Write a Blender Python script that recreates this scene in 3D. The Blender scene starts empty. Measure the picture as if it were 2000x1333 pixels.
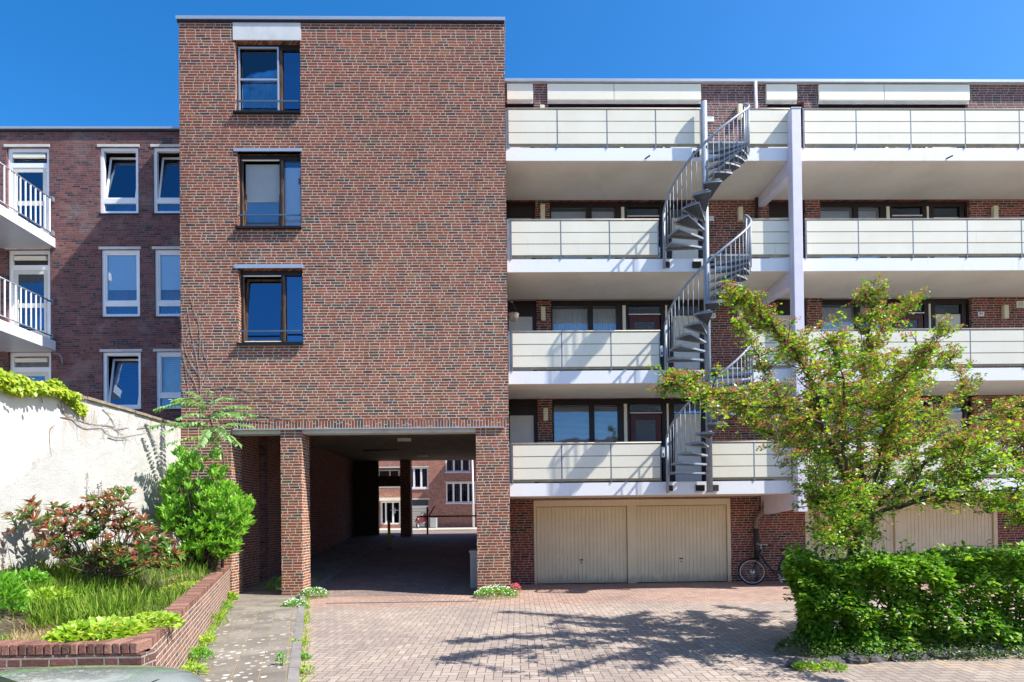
import bpy, math, random
import numpy as np
from mathutils import Vector, Matrix
C = bpy.context.scene.collection
rnd = random.Random(7)
PI = math.pi
# ------------------------------------------------------------------ camera
W, H, FPX = 2000.0, 1333.0, 1100.0
EYE = Vector((0, 0, 1.9))
PRX, PRY = 1000.0, 999.6
YAW, PITCH, ROLL = 0.0185, 0.0095, 0.0120
fw = Vector((math.sin(YAW)*math.cos(PITCH), math.cos(YAW)*math.cos(PITCH), math.sin(PITCH)))
r0 = Vector((math.cos(YAW), -math.sin(YAW), 0)); u0 = r0.cross(fw)
RT = r0*math.cos(ROLL) - u0*math.sin(ROLL); UP = u0*math.cos(ROLL) + r0*math.sin(ROLL)
cam = bpy.data.cameras.new('camera'); co = bpy.data.objects.new('camera', cam); C.objects.link(co)
co.matrix_world = Matrix(((RT.x, UP.x, -fw.x, EYE.x), (RT.y, UP.y, -fw.y, EYE.y), (RT.z, UP.z, -fw.z, EYE.z), (0, 0, 0, 1)))
cam.sensor_width = 36; cam.lens = 36*FPX/W
cam.shift_x = (W/2-PRX)/W; cam.shift_y = (PRY-H/2)/W
cam.clip_start = 0.05; cam.clip_end = 3000
bpy.context.scene.camera = co
def ray(px, py): return fw + RT*((px-PRX)/FPX) - UP*((py-PRY)/FPX)
def P(px, py, Y):
    d = ray(px, py); t = Y/d.y; p = EYE + d*t
    return p
def PX(px, py, Y): return P(px, py, Y).x
def PZ(px, py, Y): return P(px, py, Y).z
def PG(px, py, z=0.0):
    d = ray(px, py); t = (z-EYE.z)/d.z; return EYE + d*t
# ------------------------------------------------------------------ scene graph
ORG = {}
def tag(o, label=None, cat=None, group=None, kind=None):
    if label: o['label'] = label
    if cat: o['category'] = cat
    if group: o['group'] = group
    if kind: o['kind'] = kind
    return o
def thing(name, label, cat, loc, group=None):
    o = bpy.data.objects.new(name, None); C.objects.link(o); o.location = loc; o.empty_display_size = .2
    ORG[o.name] = Vector(loc); return tag(o, label, cat, group)
def link(name, me, mat, parent=None):
    o = bpy.data.objects.new(name, me); C.objects.link(o)
    if mat is not None:
        for m in (mat if isinstance(mat, list) else [mat]): me.materials.append(m)
    if parent is not None:
        o.parent = parent; org = ORG[parent.name]
        me.transform(Matrix.Translation(-org)); ORG[o.name] = org
    else:
        ORG[o.name] = Vector((0, 0, 0))
    return o
class MB:
    def __init__(s): s.v = []; s.f = []; s.m = []; s.sm = []
    def add(s, vs, fs, mi=0, smooth=False):
        n = len(s.v); s.v += [tuple(p) for p in vs]
        for f in fs: s.f.append(tuple(i+n for i in f)); s.m.append(mi); s.sm.append(smooth)
        return s
    def box(s, x0, x1, y0, y1, z0, z1, mi=0):
        if x0 > x1: x0, x1 = x1, x0
        if y0 > y1: y0, y1 = y1, y0
        if z0 > z1: z0, z1 = z1, z0
        return s.add([(x0,y0,z0),(x1,y0,z0),(x1,y1,z0),(x0,y1,z0),(x0,y0,z1),(x1,y0,z1),(x1,y1,z1),(x0,y1,z1)],
              [(0,3,2,1),(4,5,6,7),(0,1,5,4),(1,2,6,5),(2,3,7,6),(3,0,4,7)], mi)
    def prism(s, poly, z0, z1, mi=0):      # poly: CCW xy ; z1 may be list
        n = len(poly); zt = z1 if isinstance(z1, (list, tuple)) else [z1]*n; zb = z0 if isinstance(z0, (list, tuple)) else [z0]*n
        vs = [(p[0], p[1], zb[i]) for i, p in enumerate(poly)] + [(p[0], p[1], zt[i]) for i, p in enumerate(poly)]
        fs = [tuple(reversed(range(n))), tuple(range(n, 2*n))] + [(i, (i+1) % n, n+(i+1) % n, n+i) for i in range(n)]
        return s.add(vs, fs, mi)
    def tube(s, pts, r, n=8, mi=0, caps=True, smooth=True):
        pts = [Vector(p) for p in pts]; k = len(pts); rs = r if isinstance(r, (list, tuple)) else [r]*k
        vs = []; prev = None
        for i, p in enumerate(pts):
            t = (pts[min(i+1, k-1)] - pts[max(i-1, 0)])
            t = t.normalized() if t.length > 1e-9 else Vector((0, 0, 1))
            if prev is None:
                a = Vector((0, 0, 1)) if abs(t.z) < .9 else Vector((1, 0, 0)); u = t.cross(a).normalized()
            else:
                u = prev - t*prev.dot(t)
                u = u.normalized() if u.length > 1e-6 else t.orthogonal().normalized()
            prev = u; w = t.cross(u)
            for j in range(n):
                a = 2*PI*j/n; vs.append(p + (u*math.cos(a) + w*math.sin(a))*rs[i])
        fs = []
        for i in range(k-1):
            for j in range(n):
                fs.append((i*n+j, i*n+(j+1) % n, (i+1)*n+(j+1) % n, (i+1)*n+j))
        if caps: fs += [tuple(reversed(range(n))), tuple(range((k-1)*n, k*n))]
        return s.add(vs, fs, mi, smooth)
    def cyl(s, c, ax, r, h, n=16, mi=0):    # centred at c, along axis vector
        ax = Vector(ax).normalized(); return s.tube([Vector(c)-ax*h/2, Vector(c)+ax*h/2], r, n, mi)
    def ring(s, c, ax, R, r, n=32, m=8, mi=0, a0=0, a1=2*PI):
        ax = Vector(ax).normalized(); u = ax.orthogonal().normalized(); w = ax.cross(u); c = Vector(c)
        full = abs(a1-a0-2*PI) < 1e-6; k = n if full else n+1; vs = []
        for i in range(k):
            a = a0+(a1-a0)*i/n; d = u*math.cos(a)+w*math.sin(a)
            for j in range(m):
                b = 2*PI*j/m; vs.append(c + d*(R+r*math.cos(b)) + ax*(r*math.sin(b)))
        fs = []
        for i in range(n):
            i2 = (i+1) % k
            for j in range(m): fs.append((i*m+j, i2*m+j, i2*m+(j+1) % m, i*m+(j+1) % m))
        return s.add(vs, fs, mi, True)
    def build(s, name, mat, parent=None, bevel=0):
        me = bpy.data.meshes.new(name); me.from_pydata(s.v, [], s.f)
        me.polygons.foreach_set('material_index', s.m); me.polygons.foreach_set('use_smooth', s.sm); me.update()
        o = link(name, me, mat, parent)
        if bevel:
            b = o.modifiers.new('b', 'BEVEL'); b.width = bevel; b.segments = 2; b.limit_method = 'ANGLE'
        return o
def box(name, mat, parent, x0, x1, y0, y1, z0, z1, bevel=0): return MB().box(x0, x1, y0, y1, z0, z1).build(name, mat, parent, bevel)
def wallmb(X0, X1, Z0, Z1, Y, th, holes, mb=None, Yd=None):
    """wall in the XZ plane facing -Y with rectangular holes; grid-decomposed, with reveals"""
    mb = mb or MB()
    xs = sorted({X0, X1} | {max(X0, min(X1, h[i])) for h in holes for i in (0, 1)})
    zs = sorted({Z0, Z1} | {max(Z0, min(Z1, h[i])) for h in holes for i in (2, 3)})
    nx, nz = len(xs)-1, len(zs)-1
    def solid(i, j):
        if i < 0 or j < 0 or i >= nx or j >= nz: return False
        cx, cz = (xs[i]+xs[i+1])/2, (zs[j]+zs[j+1])/2
        return not any(h[0] < cx < h[1] and h[2] < cz < h[3] for h in holes)
    for i in range(nx):
        for j in range(nz):
            if not solid(i, j): continue
            a, b, c, d = xs[i], xs[i+1], zs[j], zs[j+1]; y0, y1 = Y, Y+th
            mb.add([(a,y0,c),(b,y0,c),(b,y0,d),(a,y0,d)], [(0,1,2,3)])
            mb.add([(a,y1,c),(b,y1,c),(b,y1,d),(a,y1,d)], [(3,2,1,0)])
            if not solid(i-1, j): mb.add([(a,y0,c),(a,y0,d),(a,y1,d),(a,y1,c)], [(0,1,2,3)])
            if not solid(i+1, j): mb.add([(b,y0,c),(b,y1,c),(b,y1,d),(b,y0,d)], [(0,1,2,3)])
            if not solid(i, j-1): mb.add([(a,y0,c),(a,y1,c),(b,y1,c),(b,y0,c)], [(0,1,2,3)])
            if not solid(i, j+1): mb.add([(a,y0,d),(b,y0,d),(b,y1,d),(a,y1,d)], [(0,1,2,3)])
    return mb
# ------------------------------------------------------------------ node helper
class S:
    def __init__(s, g, o): s.g = g; s.o = o
    def __add__(s, b): return s.g.m('ADD', s, b)
    def __radd__(s, b): return s.g.m('ADD', s, b)
    def __sub__(s, b): return s.g.m('SUBTRACT', s, b)
    def __rsub__(s, b): return s.g.m('SUBTRACT', b, s)
    def __mul__(s, b): return s.g.m('MULTIPLY', s, b)
    def __rmul__(s, b): return s.g.m('MULTIPLY', s, b)
    def __truediv__(s, b): return s.g.m('DIVIDE', s, b)
class G:
    def __init__(s, name):
        s.mat = bpy.data.materials.new(name); s.mat.use_nodes = True; s.nt = s.mat.node_tree; s.nt.nodes.clear()
        s.out = s.nt.nodes.new('ShaderNodeOutputMaterial')
    def n(s, t, **kw):
        nd = s.nt.nodes.new(t)
        for k, v in kw.items(): setattr(nd, k, v)
        return nd
    def put(s, sock, v):
        if isinstance(v, S): s.nt.links.new(v.o, sock)
        elif v is not None:
            if isinstance(v, (tuple, list)) and len(v) == 3 and sock.type == 'RGBA': v = (*v, 1)
            sock.default_value = v
    def m(s, op, a, b=None, c=None, clamp=False):
        nd = s.n('ShaderNodeMath', operation=op, use_clamp=clamp)
        for i, x in enumerate((a, b, c)): s.put(nd.inputs[i], x)
        return S(s, nd.outputs[0])
    def pos(s):
        g = s.n('ShaderNodeNewGeometry'); sp = s.n('ShaderNodeSeparateXYZ'); s.nt.links.new(g.outputs['Position'], sp.inputs[0])
        s.P = S(s, g.outputs['Position']); s.island = S(s, g.outputs['Random Per Island']); s.back = S(s, g.outputs['Backfacing'])
        s.N = S(s, g.outputs['True Normal'])
        return [S(s, o) for o in sp.outputs]
    def vec(s, x, y=0.0, z=0.0):
        nd = s.n('ShaderNodeCombineXYZ')
        for i, v in enumerate((x, y, z)): s.put(nd.inputs[i], v)
        return S(s, nd.outputs[0])
    def noise(s, v, scale, detail=3.0, rough=.55, color=False, dist=0.0):
        nd = s.n('ShaderNodeTexNoise'); s.put(nd.inputs['Vector'], v)
        nd.inputs['Scale'].default_value = scale; nd.inputs['Detail'].default_value = detail; nd.inputs['Roughness'].default_value = rough
        nd.inputs['Distortion'].default_value = dist
        return S(s, nd.outputs['Color' if color else 'Fac'])
    def vor(s, v, scale, feature='F1', out='Distance', rand=1.0):
        nd = s.n('ShaderNodeTexVoronoi', feature=feature); s.put(nd.inputs['Vector'], v); nd.inputs['Scale'].default_value = scale
        nd.inputs['Randomness'].default_value = rand
        return S(s, nd.outputs[out])
    def white(s, v, color=False):
        nd = s.n('ShaderNodeTexWhiteNoise', noise_dimensions='3D'); s.put(nd.inputs['Vector'], v); return S(s, nd.outputs['Color' if color else 'Value'])
    def ramp(s, f, stops, interp='LINEAR'):
        nd = s.n('ShaderNodeValToRGB'); cr = nd.color_ramp; cr.interpolation = interp
        while len(cr.elements) < len(stops): cr.elements.new(.5)
        for e, (p, c) in zip(cr.elements, stops): e.position = p; e.color = (*c, 1) if len(c) == 3 else c
        s.put(nd.inputs[0], f); return S(s, nd.outputs[0])
    def step(s, f, a, b): # smooth a->b to 0..1
        nd = s.n('ShaderNodeMapRange', interpolation_type='SMOOTHSTEP', clamp=True)
        s.put(nd.inputs[0], f); nd.inputs[1].default_value = a; nd.inputs[2].default_value = b; return S(s, nd.outputs[0])
    def mix(s, f, a, b, mode='MIX'):
        nd = s.n('ShaderNodeMix', data_type='RGBA', blend_type=mode)
        s.put(nd.inputs[0], f); s.put(nd.inputs[6], a); s.put(nd.inputs[7], b); return S(s, nd.outputs[2])
    def bump(s, h, dist=.01, strength=1.0):
        nd = s.n('ShaderNodeBump'); s.put(nd.inputs['Height'], h); nd.inputs['Distance'].default_value = dist; nd.inputs['Strength'].default_value = strength
        return S(s, nd.outputs[0])
    def bsdf(s, col, rough=.6, metal=0.0, normal=None, spec=.4, **kw):
        nd = s.n('ShaderNodeBsdfPrincipled'); s.put(nd.inputs['Base Color'], col); s.put(nd.inputs['Roughness'], rough)
        s.put(nd.inputs['Metallic'], metal); nd.inputs['Specular IOR Level'].default_value = spec
        if normal is not None: s.put(nd.inputs['Normal'], normal)
        for k, v in kw.items(): s.put(nd.inputs[k], v)
        return S(s, nd.outputs[0])
    def done(s, sh): s.nt.links.new(sh.o, s.out.inputs[0]); return s.mat
def simple(name, col, rough=.5, metal=0.0, spec=.4, var=.12, scale=3.0, bump=0.0, bscale=60.0, dirt=0.0, coat=0.0):
    g = G(name); g.pos(); n1 = g.noise(g.P, scale, 4); n2 = g.noise(g.P, scale*9, 2)
    f = (n1*.7+n2*.3)
    c0 = tuple(c*(1-var*1.6) for c in col); c1 = tuple(min(1, c*(1+var)) for c in col)
    c = g.ramp(f, [(.3, c0), (.7, c1)])
    if dirt:
        d = g.step(g.noise(g.P, 1.7, 6, .7), .52, .72); c = g.mix(d*dirt, c, tuple(x*.45 for x in col))
    nm = g.bump(g.noise(g.P, bscale, 3), .004, bump) if bump else None
    return g.done(g.bsdf(c, rough, metal, nm, spec, **({'Coat Weight': coat} if coat else {})))
def brick(name, pal, mortar, L=.2426, h=.0678, joint=.017, swap=False, top=False, grime=0.0, bumpk=1.0, lowfreq=None, streak=0.0):
    g = G(name); x, y, z = g.pos()
    u, v = (x+y, z) if not top else (x, y)
    if swap: u, v = v, u
    w1 = g.noise(g.P, 9, 2); w2 = g.noise(g.vec(y, z, x), 8, 2)
    u = u + (w1-.5)*.016; v = v + (w2-.5)*.010
    row = g.m('FLOOR', v/h); fv = v/h-row
    off = g.white(g.vec(row, 3.7, 1.3))
    s7 = (u/L + off*5.0)*2.0/7.0; seg = g.m('FLOOR', s7); q = (s7-seg)*7.0
    st = g.m('LESS_THAN', q, 6.0); qi = g.m('FLOOR', q*.5); fs = q*.5-qi
    d1 = g.m('MINIMUM', fs, 1.0-fs)*2.0; fh = q-6.0; d2 = g.m('MINIMUM', fh, 1.0-fh)
    du = (d1*st + d2*(1.0-st))*(L/2); dv = g.m('MINIMUM', fv, 1.0-fv)*h
    idx = qi + seg*4.0
    rough = g.noise(g.P, 55, 2)
    d = g.m('MINIMUM', du, dv) + (rough-.5)*.006
    mask = g.step(d, joint*.28, joint*.75)
    r = g.white(g.vec(idx, row, .5)); r2 = g.white(g.vec(idx, row, 7.5))
    n = len(pal); stops = []; p = 0
    for wgt, c in pal: stops.append((p, c)); p += wgt
    col = g.ramp(r, stops, 'CONSTANT')
    col = g.mix(.75, col, g.ramp(r2, [(0, (.68, .68, .68)), (1, (1.2, 1.17, 1.17))]), 'MULTIPLY')
    n3 = g.noise(g.P, 30, 3, .6); col = g.mix(.6, col, g.ramp(n3, [(.3, (.6, .6, .62)), (.75, (1.3, 1.25, 1.2))]), 'MULTIPLY')
    low = g.noise(g.P, .55, 4, .6); col = g.mix(.5, col, g.ramp(low, [(.3, (.78, .8, .85)), (.7, (1.15, 1.1, 1.05))]), 'MULTIPLY')
    mc = g.mix(.6, mortar, g.ramp(g.noise(g.P, 2.2, 4, .6), [(.3, (.62, .6, .58)), (.7, (1.15, 1.12, 1.1))]), 'MULTIPLY')
    c = g.mix(mask, mc, col)
    if lowfreq:      # brick colour turns duller and darker towards the upper courses
        c = g.mix(g.step(z, lowfreq[0], lowfreq[1]), c, g.mix(1.0, c, lowfreq[2], 'MULTIPLY'))
    if grime:
        gm = g.step(g.noise(g.P, 1.1, 6, .65), .5, .7); c = g.mix(gm*grime, c, (.30, .27, .25))
    if streak:
        sk_ = g.noise(g.vec(u*1.7, v*.16, 0.0), 1.0, 4, .65); c = g.mix(g.step(sk_, .52, .72)*streak, c, g.mix(1.0, c, (.58, .56, .58), 'MULTIPLY'))
        ef = g.noise(g.vec(u*.8, v*.5, 3.0), 1.0, 5, .7); c = g.mix(g.step(ef, .60, .76)*streak*.35, c, (.55, .48, .44))
    hgt = mask*.8 + n3*.5 + rough*.25 + r2*.35*mask
    return g.done(g.bsdf(c, .85, 0, g.bump(hgt, .009*bumpk, .9), .25))
RED = [(.40, (.30, .092, .048)), (.2, (.23, .080, .048)), (.14, (.30, .13, .062)), (.13, (.17, .08, .052)), (.09, (.13, .092, .068)), (.04, (.075, .062, .062))]
m_tower = brick('brick_tower', RED, (.64, .56, .45), lowfreq=(3.5, 12.0, (.78, .72, .74)), streak=.6, joint=.0155)
m_sold = brick('brick_soldier', RED, (.50, .45, .40), swap=True, L=.42, h=.072)
m_gal = brick('brick_gallery', [(.5, (.26, .06, .035)), (.25, (.20, .05, .035)), (.15, (.14, .045, .035)), (.1, (.05, .035, .035))], (.42, .36, .30))
DRK = [(.5, (.20, .085, .08)), (.25, (.16, .07, .07)), (.15, (.12, .06, .065)), (.1, (.06, .05, .06))]
m_wing = brick('brick_wing', DRK, (.20, .16, .15), grime=.28, L=.215, h=.060, joint=.011, bumpk=1.3)
m_roofb = brick('brick_top_storey', DRK, (.38, .33, .29), bumpk=1.3)
m_far = brick('brick_far', [(.5, (.42, .17, .115)), (.3, (.36, .14, .10)), (.2, (.28, .12, .09))], (.46, .38, .33), joint=.014)
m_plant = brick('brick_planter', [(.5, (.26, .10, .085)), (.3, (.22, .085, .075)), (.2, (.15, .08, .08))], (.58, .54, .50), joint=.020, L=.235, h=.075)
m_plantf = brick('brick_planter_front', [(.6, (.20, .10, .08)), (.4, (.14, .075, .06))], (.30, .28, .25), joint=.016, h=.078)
m_under = brick('brick_underpass', [(.6, (.26, .085, .06)), (.4, (.19, .065, .05))], (.40, .34, .29))
# ---- plain materials
def _cream():
    g = G('cream_board'); x, y, z = g.pos(); n = g.noise(g.P, 1.1, 3)
    c = g.ramp(n, [(.3, (.75, .71, .57)), (.7, (.81, .77, .63))])
    dr = g.noise(g.vec(x*14.0, y*3.0, z*1.1), 1.0, 4, .7); c = g.mix(g.step(dr, .58, .74)*.28, c, (.50, .46, .36))
    return g.done(g.bsdf(c, .45, 0, None, .35))
m_cream = _cream()
m_creamd = simple('cream_door', (.62, .59, .52), .5, var=.05)
def _gar():
    g = G('garage_paint'); x, y, z = g.pos(); n = g.noise(g.P, 1.5, 4)
    c = g.ramp(n, [(.3, (.68, .59, .40)), (.7, (.77, .67, .46))])
    k = g.step(z+(g.noise(g.vec(x*6.0, y, z*2.0), 1.0, 4, .7)-.5)*.5, .30, .02); c = g.mix(k*.55, c, (.30, .25, .19))
    s = g.step(g.noise(g.vec(x*11.0, y*3.0, z*.7), 1.0, 5, .7), .58, .72); c = g.mix(s*.22, c, (.42, .35, .25))
    return g.done(g.bsdf(c, .5, 0, g.bump(g.noise(g.P, 2.5, 2), .006, .4), .3))
m_garage = _gar()
m_white = simple('white_paint', (.80, .80, .80), .35, var=.04)
m_slab = G('slab_paint')
def _slab():
    g = m_slab; x, y, z = g.pos()
    st = g.noise(g.vec(x*9.0, y*2.0, z*.9), 1.0, 4, .7); big = g.noise(g.P, .8, 3)
    k = g.step(st*.6+big*.4, .55, .70)
    c = g.mix(k*.55, (.82, .82, .82), (.50, .50, .47)); return g.done(g.bsdf(c, .6, 0, g.bump(g.noise(g.P, 40, 2), .003, .4), .3))
m_slab = _slab()
def _soffit():
    g = G('soffit_concrete'); x, y, z = g.pos()
    c = g.ramp(g.noise(g.P, .9, 5, .6), [(.3, (.64, .59, .50)), (.7, (.76, .71, .62))])
    s = g.step(g.noise(g.vec(x*1.6-y*.8, y*.7, z), .8, 3, .5, dist=.6), .58, .68); c = g.mix(s*.25, c, (.75, .73, .68)); return g.done(g.bsdf(c, .8, 0, None, .2))
m_soffit = _soffit()
m_lav = simple('lavender_paint', (.70, .67, .76), .5, var=.06, dirt=.05, bump=.4)
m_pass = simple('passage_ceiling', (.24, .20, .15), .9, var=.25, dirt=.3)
m_dark = simple('dark_wood', (.022, .014, .012), .45, var=.3, dirt=.1)
m_darkred = simple('red_brown_door', (.085, .018, .016), .35, var=.2)
def _wood():
    g = G('weathered_wood'); x, y, z = g.pos(); n = g.noise(g.vec(x*40.0, y*40.0, z*2.5), 1.0, 5, .7)
    c = g.ramp(n, [(.35, (.035, .022, .018)), (.55, (.12, .07, .045)), (.75, (.34, .24, .17))]); return g.done(g.bsdf(c, .7, 0, g.bump(n, .004, .6), .2))
m_wood = _wood()
m_alu = simple('aluminium_trim', (.50, .53, .56), .35, metal=.5, var=.05)
m_galv = simple('galvanised_steel', (.27, .31, .36), .5, metal=.1, var=.16, scale=14)
m_rail = simple('grey_rail', (.26, .27, .30), .4, metal=.3, var=.1)
m_railcap = simple('rail_cap', (.62, .58, .50), .6, var=.1, dirt=.2, scale=8)
m_khaki = simple('khaki_board', (.36, .31, .19), .7, var=.2, dirt=.35, scale=6)
m_post = simple('dark_post', (.24, .26, .30), .4, metal=.3)
m_lintel = simple('concrete_lintel', (.56, .55, .50), .8, var=.1, dirt=.3, bump=.5)
m_lamp = simple('lamp_cream', (.74, .66, .44), .5, var=.04)
m_curt = simple('curtain_cloth', (.80, .79, .76), .9, var=.03)
m_curtr = simple('red_curtain', (.25, .06, .09), .9)
m_blind = simple('roller_blind', (.85, .86, .88), .8, var=.02)
m_int = simple('interior_dark', (.035, .035, .04), .9)
m_black = simple('black_paint', (.012, .012, .014), .35)
m_blk2 = simple('black_plastic', (.02, .02, .022), .6)
m_pvc = simple('dark_drainpipe', (.035, .03, .03), .5, dirt=.2)
m_pipe = simple('brown_pipe', (.22, .17, .14), .6, var=.2, dirt=.4)
m_bluerail = simple('blue_grey_rail', (.10, .15, .22), .4, metal=.3)
m_kerb = simple('kerb_concrete', (.22, .205, .19), .9, var=.2, dirt=.5, bump=.6, scale=5)
m_coping = simple('mossy_coping', (.26, .21, .15), .95, var=.35, dirt=.6, bump=1.0, scale=7, bscale=30)
m_yellow = simple('yellow_paint', (.55, .38, .02), .5, dirt=.2)
m_cab = simple('cabinet_grey', (.38, .42, .42), .5, var=.06, dirt=.15)
m_scoot = simple('scooter_red', (.10, .008, .018), .35, coat=.3)
m_soil = simple('soil', (.07, .05, .035), 1.0, var=.4, dirt=.5, bump=1.0, bscale=20)
m_plate = simple('plate_white', (.80, .82, .84), .4, var=.02)
m_ink = simple('plate_ink', (.03, .03, .04), .5)
m_rust = simple('rusty_bracket', (.045, .03, .025), .8, var=.4)
def _glass(name, refl, tint, rough=.02, wob=.15, gc=(.8, .9, 1)):
    g = G(name); g.pos()
    nm = g.bump(g.noise(g.P, 1.3, 2), .02, wob)
    gl = g.n('ShaderNodeBsdfGlossy'); gl.inputs['Roughness'].default_value = rough; gl.inputs['Color'].default_value = (*gc, 1); g.put(gl.inputs['Normal'], nm)
    tr = g.n('ShaderNodeBsdfTransparent'); tr.inputs['Color'].default_value = (*tint, 1)
    fr = g.n('ShaderNodeFresnel'); fr.inputs['IOR'].default_value = 1.5
    f = g.m('ADD', S(g, fr.outputs[0])*1.2, refl, clamp=True)
    mx = g.n('ShaderNodeMixShader'); g.put(mx.inputs[0], f); g.nt.links.new(tr.outputs[0], mx.inputs[1]); g.nt.links.new(gl.outputs[0], mx.inputs[2])
    return g.done(S(g, mx.outputs[0]))
m_glass = _glass('window_glass', .05, (.90, .93, .95))
m_glassb = _glass('window_glass_sky', .20, (.55, .62, .7), gc=(.45, .60, .78))
m_glassd = _glass('window_glass_dark', .30, (.3, .36, .45), gc=(.40, .55, .74))
def _frost():
    g = G('textured_glass'); g.pos(); v = g.vor(g.P, 55)
    return g.done(g.bsdf((.05, .06, .07), .12, 0, g.bump(v, .01, .6), .8))
m_frost = _frost()
def _perf():
    g = G('perforated_steel'); x, y, z = g.pos()
    fx = x/.03; fy = y/.03; rx = fx-g.m('FLOOR', fx); ry = fy-g.m('FLOOR', fy)
    d = g.m('SQRT', (rx-.5)*(rx-.5)+(ry-.5)*(ry-.5)); hole = g.m('LESS_THAN', d, .26)
    sh = g.bsdf(g.ramp(g.noise(g.P, 20, 3), [(.3, (.07, .075, .08)), (.7, (.15, .16, .175))]), .5, .2, None, .4)
    tr = g.n('ShaderNodeBsdfTransparent'); mx = g.n('ShaderNodeMixShader'); g.put(mx.inputs[0], hole)
    g.nt.links.new(sh.o, mx.inputs[1]); g.nt.links.new(tr.outputs[0], mx.inputs[2]); return g.done(S(g, mx.outputs[0]))
m_perf = _perf()
def _plaster():
    g = G('white_plaster'); x, y, z = g.pos()
    # smooth old patch high up near the street end, rough render elsewhere
    e = g.m('SQRT', (y-7.6)*(y-7.6)*.16 + (z-3.9)*(z-3.9)*.32) + (g.noise(g.P, 2.5, 4)-.5)*.16
    sm = g.step(e, .98, .93)
    c = g.ramp(g.noise(g.P, 1.3, 5, .6), [(.3, (.62, .61, .58)), (.7, (.74, .73, .69))])
    c = g.mix(sm, c, (.74, .70, .63))
    sp = g.noise(g.P, 70, 2, .7); c = g.mix(g.step(sp, .52, .66)*.55*(1.0-sm), c, (.34, .33, .32))
    stn = g.noise(g.vec(x, y*3.0, z*.5), 1.4, 5, .65); top = g.step(z, 2.9, 4.1)
    c = g.mix(g.step(stn, .50, .70)*(top*.65+.12)*(1.0-sm*.8), c, (.50, .36, .20))
    bl = g.step(g.noise(g.P, 3.4, 6, .75), .60, .72)*top; c = g.mix(bl*.5, c, (.33, .30, .25))
    ed = g.step(g.m('ABSOLUTE', e-.955), .03, .005); c = g.mix(ed*g.step(g.noise(g.P, 1.6, 3), .45, .6)*.7, c, (.30, .27, .24))
    h = sp*(1.6-sm*1.2)+g.noise(g.P, 8, 3)*1.2+sm*.9
    return g.done(g.bsdf(c, .9, 0, g.bump(h, .022, 1.0), .2))
m_plaster = _plaster()
def _herring(name, ang, cols, warm=True):
    g = G(name); x, y, z = g.pos(); ca, sa = math.cos(ang), math.sin(ang); w = .108
    wob = g.noise(g.P, 3.0, 2)
    X = (x*ca - y*sa + (wob-.5)*.02)/w; Y = (x*sa + y*ca + (wob-.5)*.02)/w
    i = g.m('FLOOR', X); j = g.m('FLOOR', Y); fx = X-i; fy = Y-j
    md = g.m('FLOORED_MODULO', i-j, 4.0)
    def eq(k): return g.m('COMPARE', md, float(k), .1)
    e0, e1, e2, e3 = eq(0), eq(1), eq(2), eq(3); BIG = 2.0
    dl = fx + e1*BIG; dr = (1.0-fx) + e0*BIG; db = fy + e2*BIG; dt = (1.0-fy) + e3*BIG
    d = g.m('MINIMUM', g.m('MINIMUM', dl, dr), g.m('MINIMUM', db, dt))
    bi = i - e1; bj = j - e2
    r = g.white(g.vec(bi, bj, 1.5)); sp = g.noise(g.P, 90, 2, .7)
    mask = g.step(d+(sp-.5)*.05, .03, .085)
    c = g.ramp(r, cols)
    c = g.mix(.85, c, g.ramp(sp, [(.3, (.55, .55, .55)), (.7, (1.35, 1.35, 1.33))]), 'MULTIPLY')
    low = g.noise(g.P, .5, 5, .6); c = g.mix(.9, c, g.ramp(low, [(.3, (.74, .73, .75)), (.7, (1.16, 1.12, 1.06))]), 'MULTIPLY'); oil = g.step(g.noise(g.P, .9, 3, .5), .66, .74); c = g.mix(oil*.5, c, (.14, .12, .115)); tyr = g.step(g.m('ABSOLUTE', g.m('SINE', x*1.9+y*.12+(low-.5)*2.0)), .15, .0)*g.step(y, 13.0, 9.0); c = g.mix(tyr*.22, c, (.12, .11, .10))
    if warm:   # redder paving strip in front of the garages, sandy dirt by the kerb and hedge
        k = g.step(y+(low-.5)*1.5, 11.6, 12.6); c = g.mix(k*.75, c, g.mix(1.0, c, (1.05, .80, .73), 'MULTIPLY'))
        hd = g.step(g.m('ABSOLUTE', y-6.95+(low-.5)*.8), .42, .1)*g.step(x, 3.0, 4.2)*g.step(g.noise(g.P, 2.1, 5, .7), .46, .60)
        kb = g.step(g.m('ABSOLUTE', x+.335*(y-6.47)+2.33), .30, .05)*g.step(g.noise(g.P, 2.6, 5, .7), .45, .62)
        c = g.mix(g.m('MAXIMUM', hd, kb)*.8, c, (.42, .30, .19))
        st = g.vor(g.P, .9, 'F1', 'Distance'); c = g.mix(g.step(st, .07, .04)*.7, c, (.45, .42, .38))
    joint = g.mix(g.step(g.noise(g.P, 4, 3), .55, .65)*.5, (.15, .118, .095), (.14, .13, .07))
    c = g.mix(mask, joint, c)
    return g.done(g.bsdf(c, .85, 0, g.bump(mask*.9+sp*.35+r*.25, .008, .7), .3))
m_pave = _herring('herringbone_pavers', .03, [(0, (.295, .245, .215)), (.5, (.34, .285, .25)), (1, (.385, .325, .285))])
m_ramp = _herring('ramp_pavers', .03, [(0, (.21, .16, .15)), (.5, (.25, .19, .17)), (1, (.28, .22, .20))], False)
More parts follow.
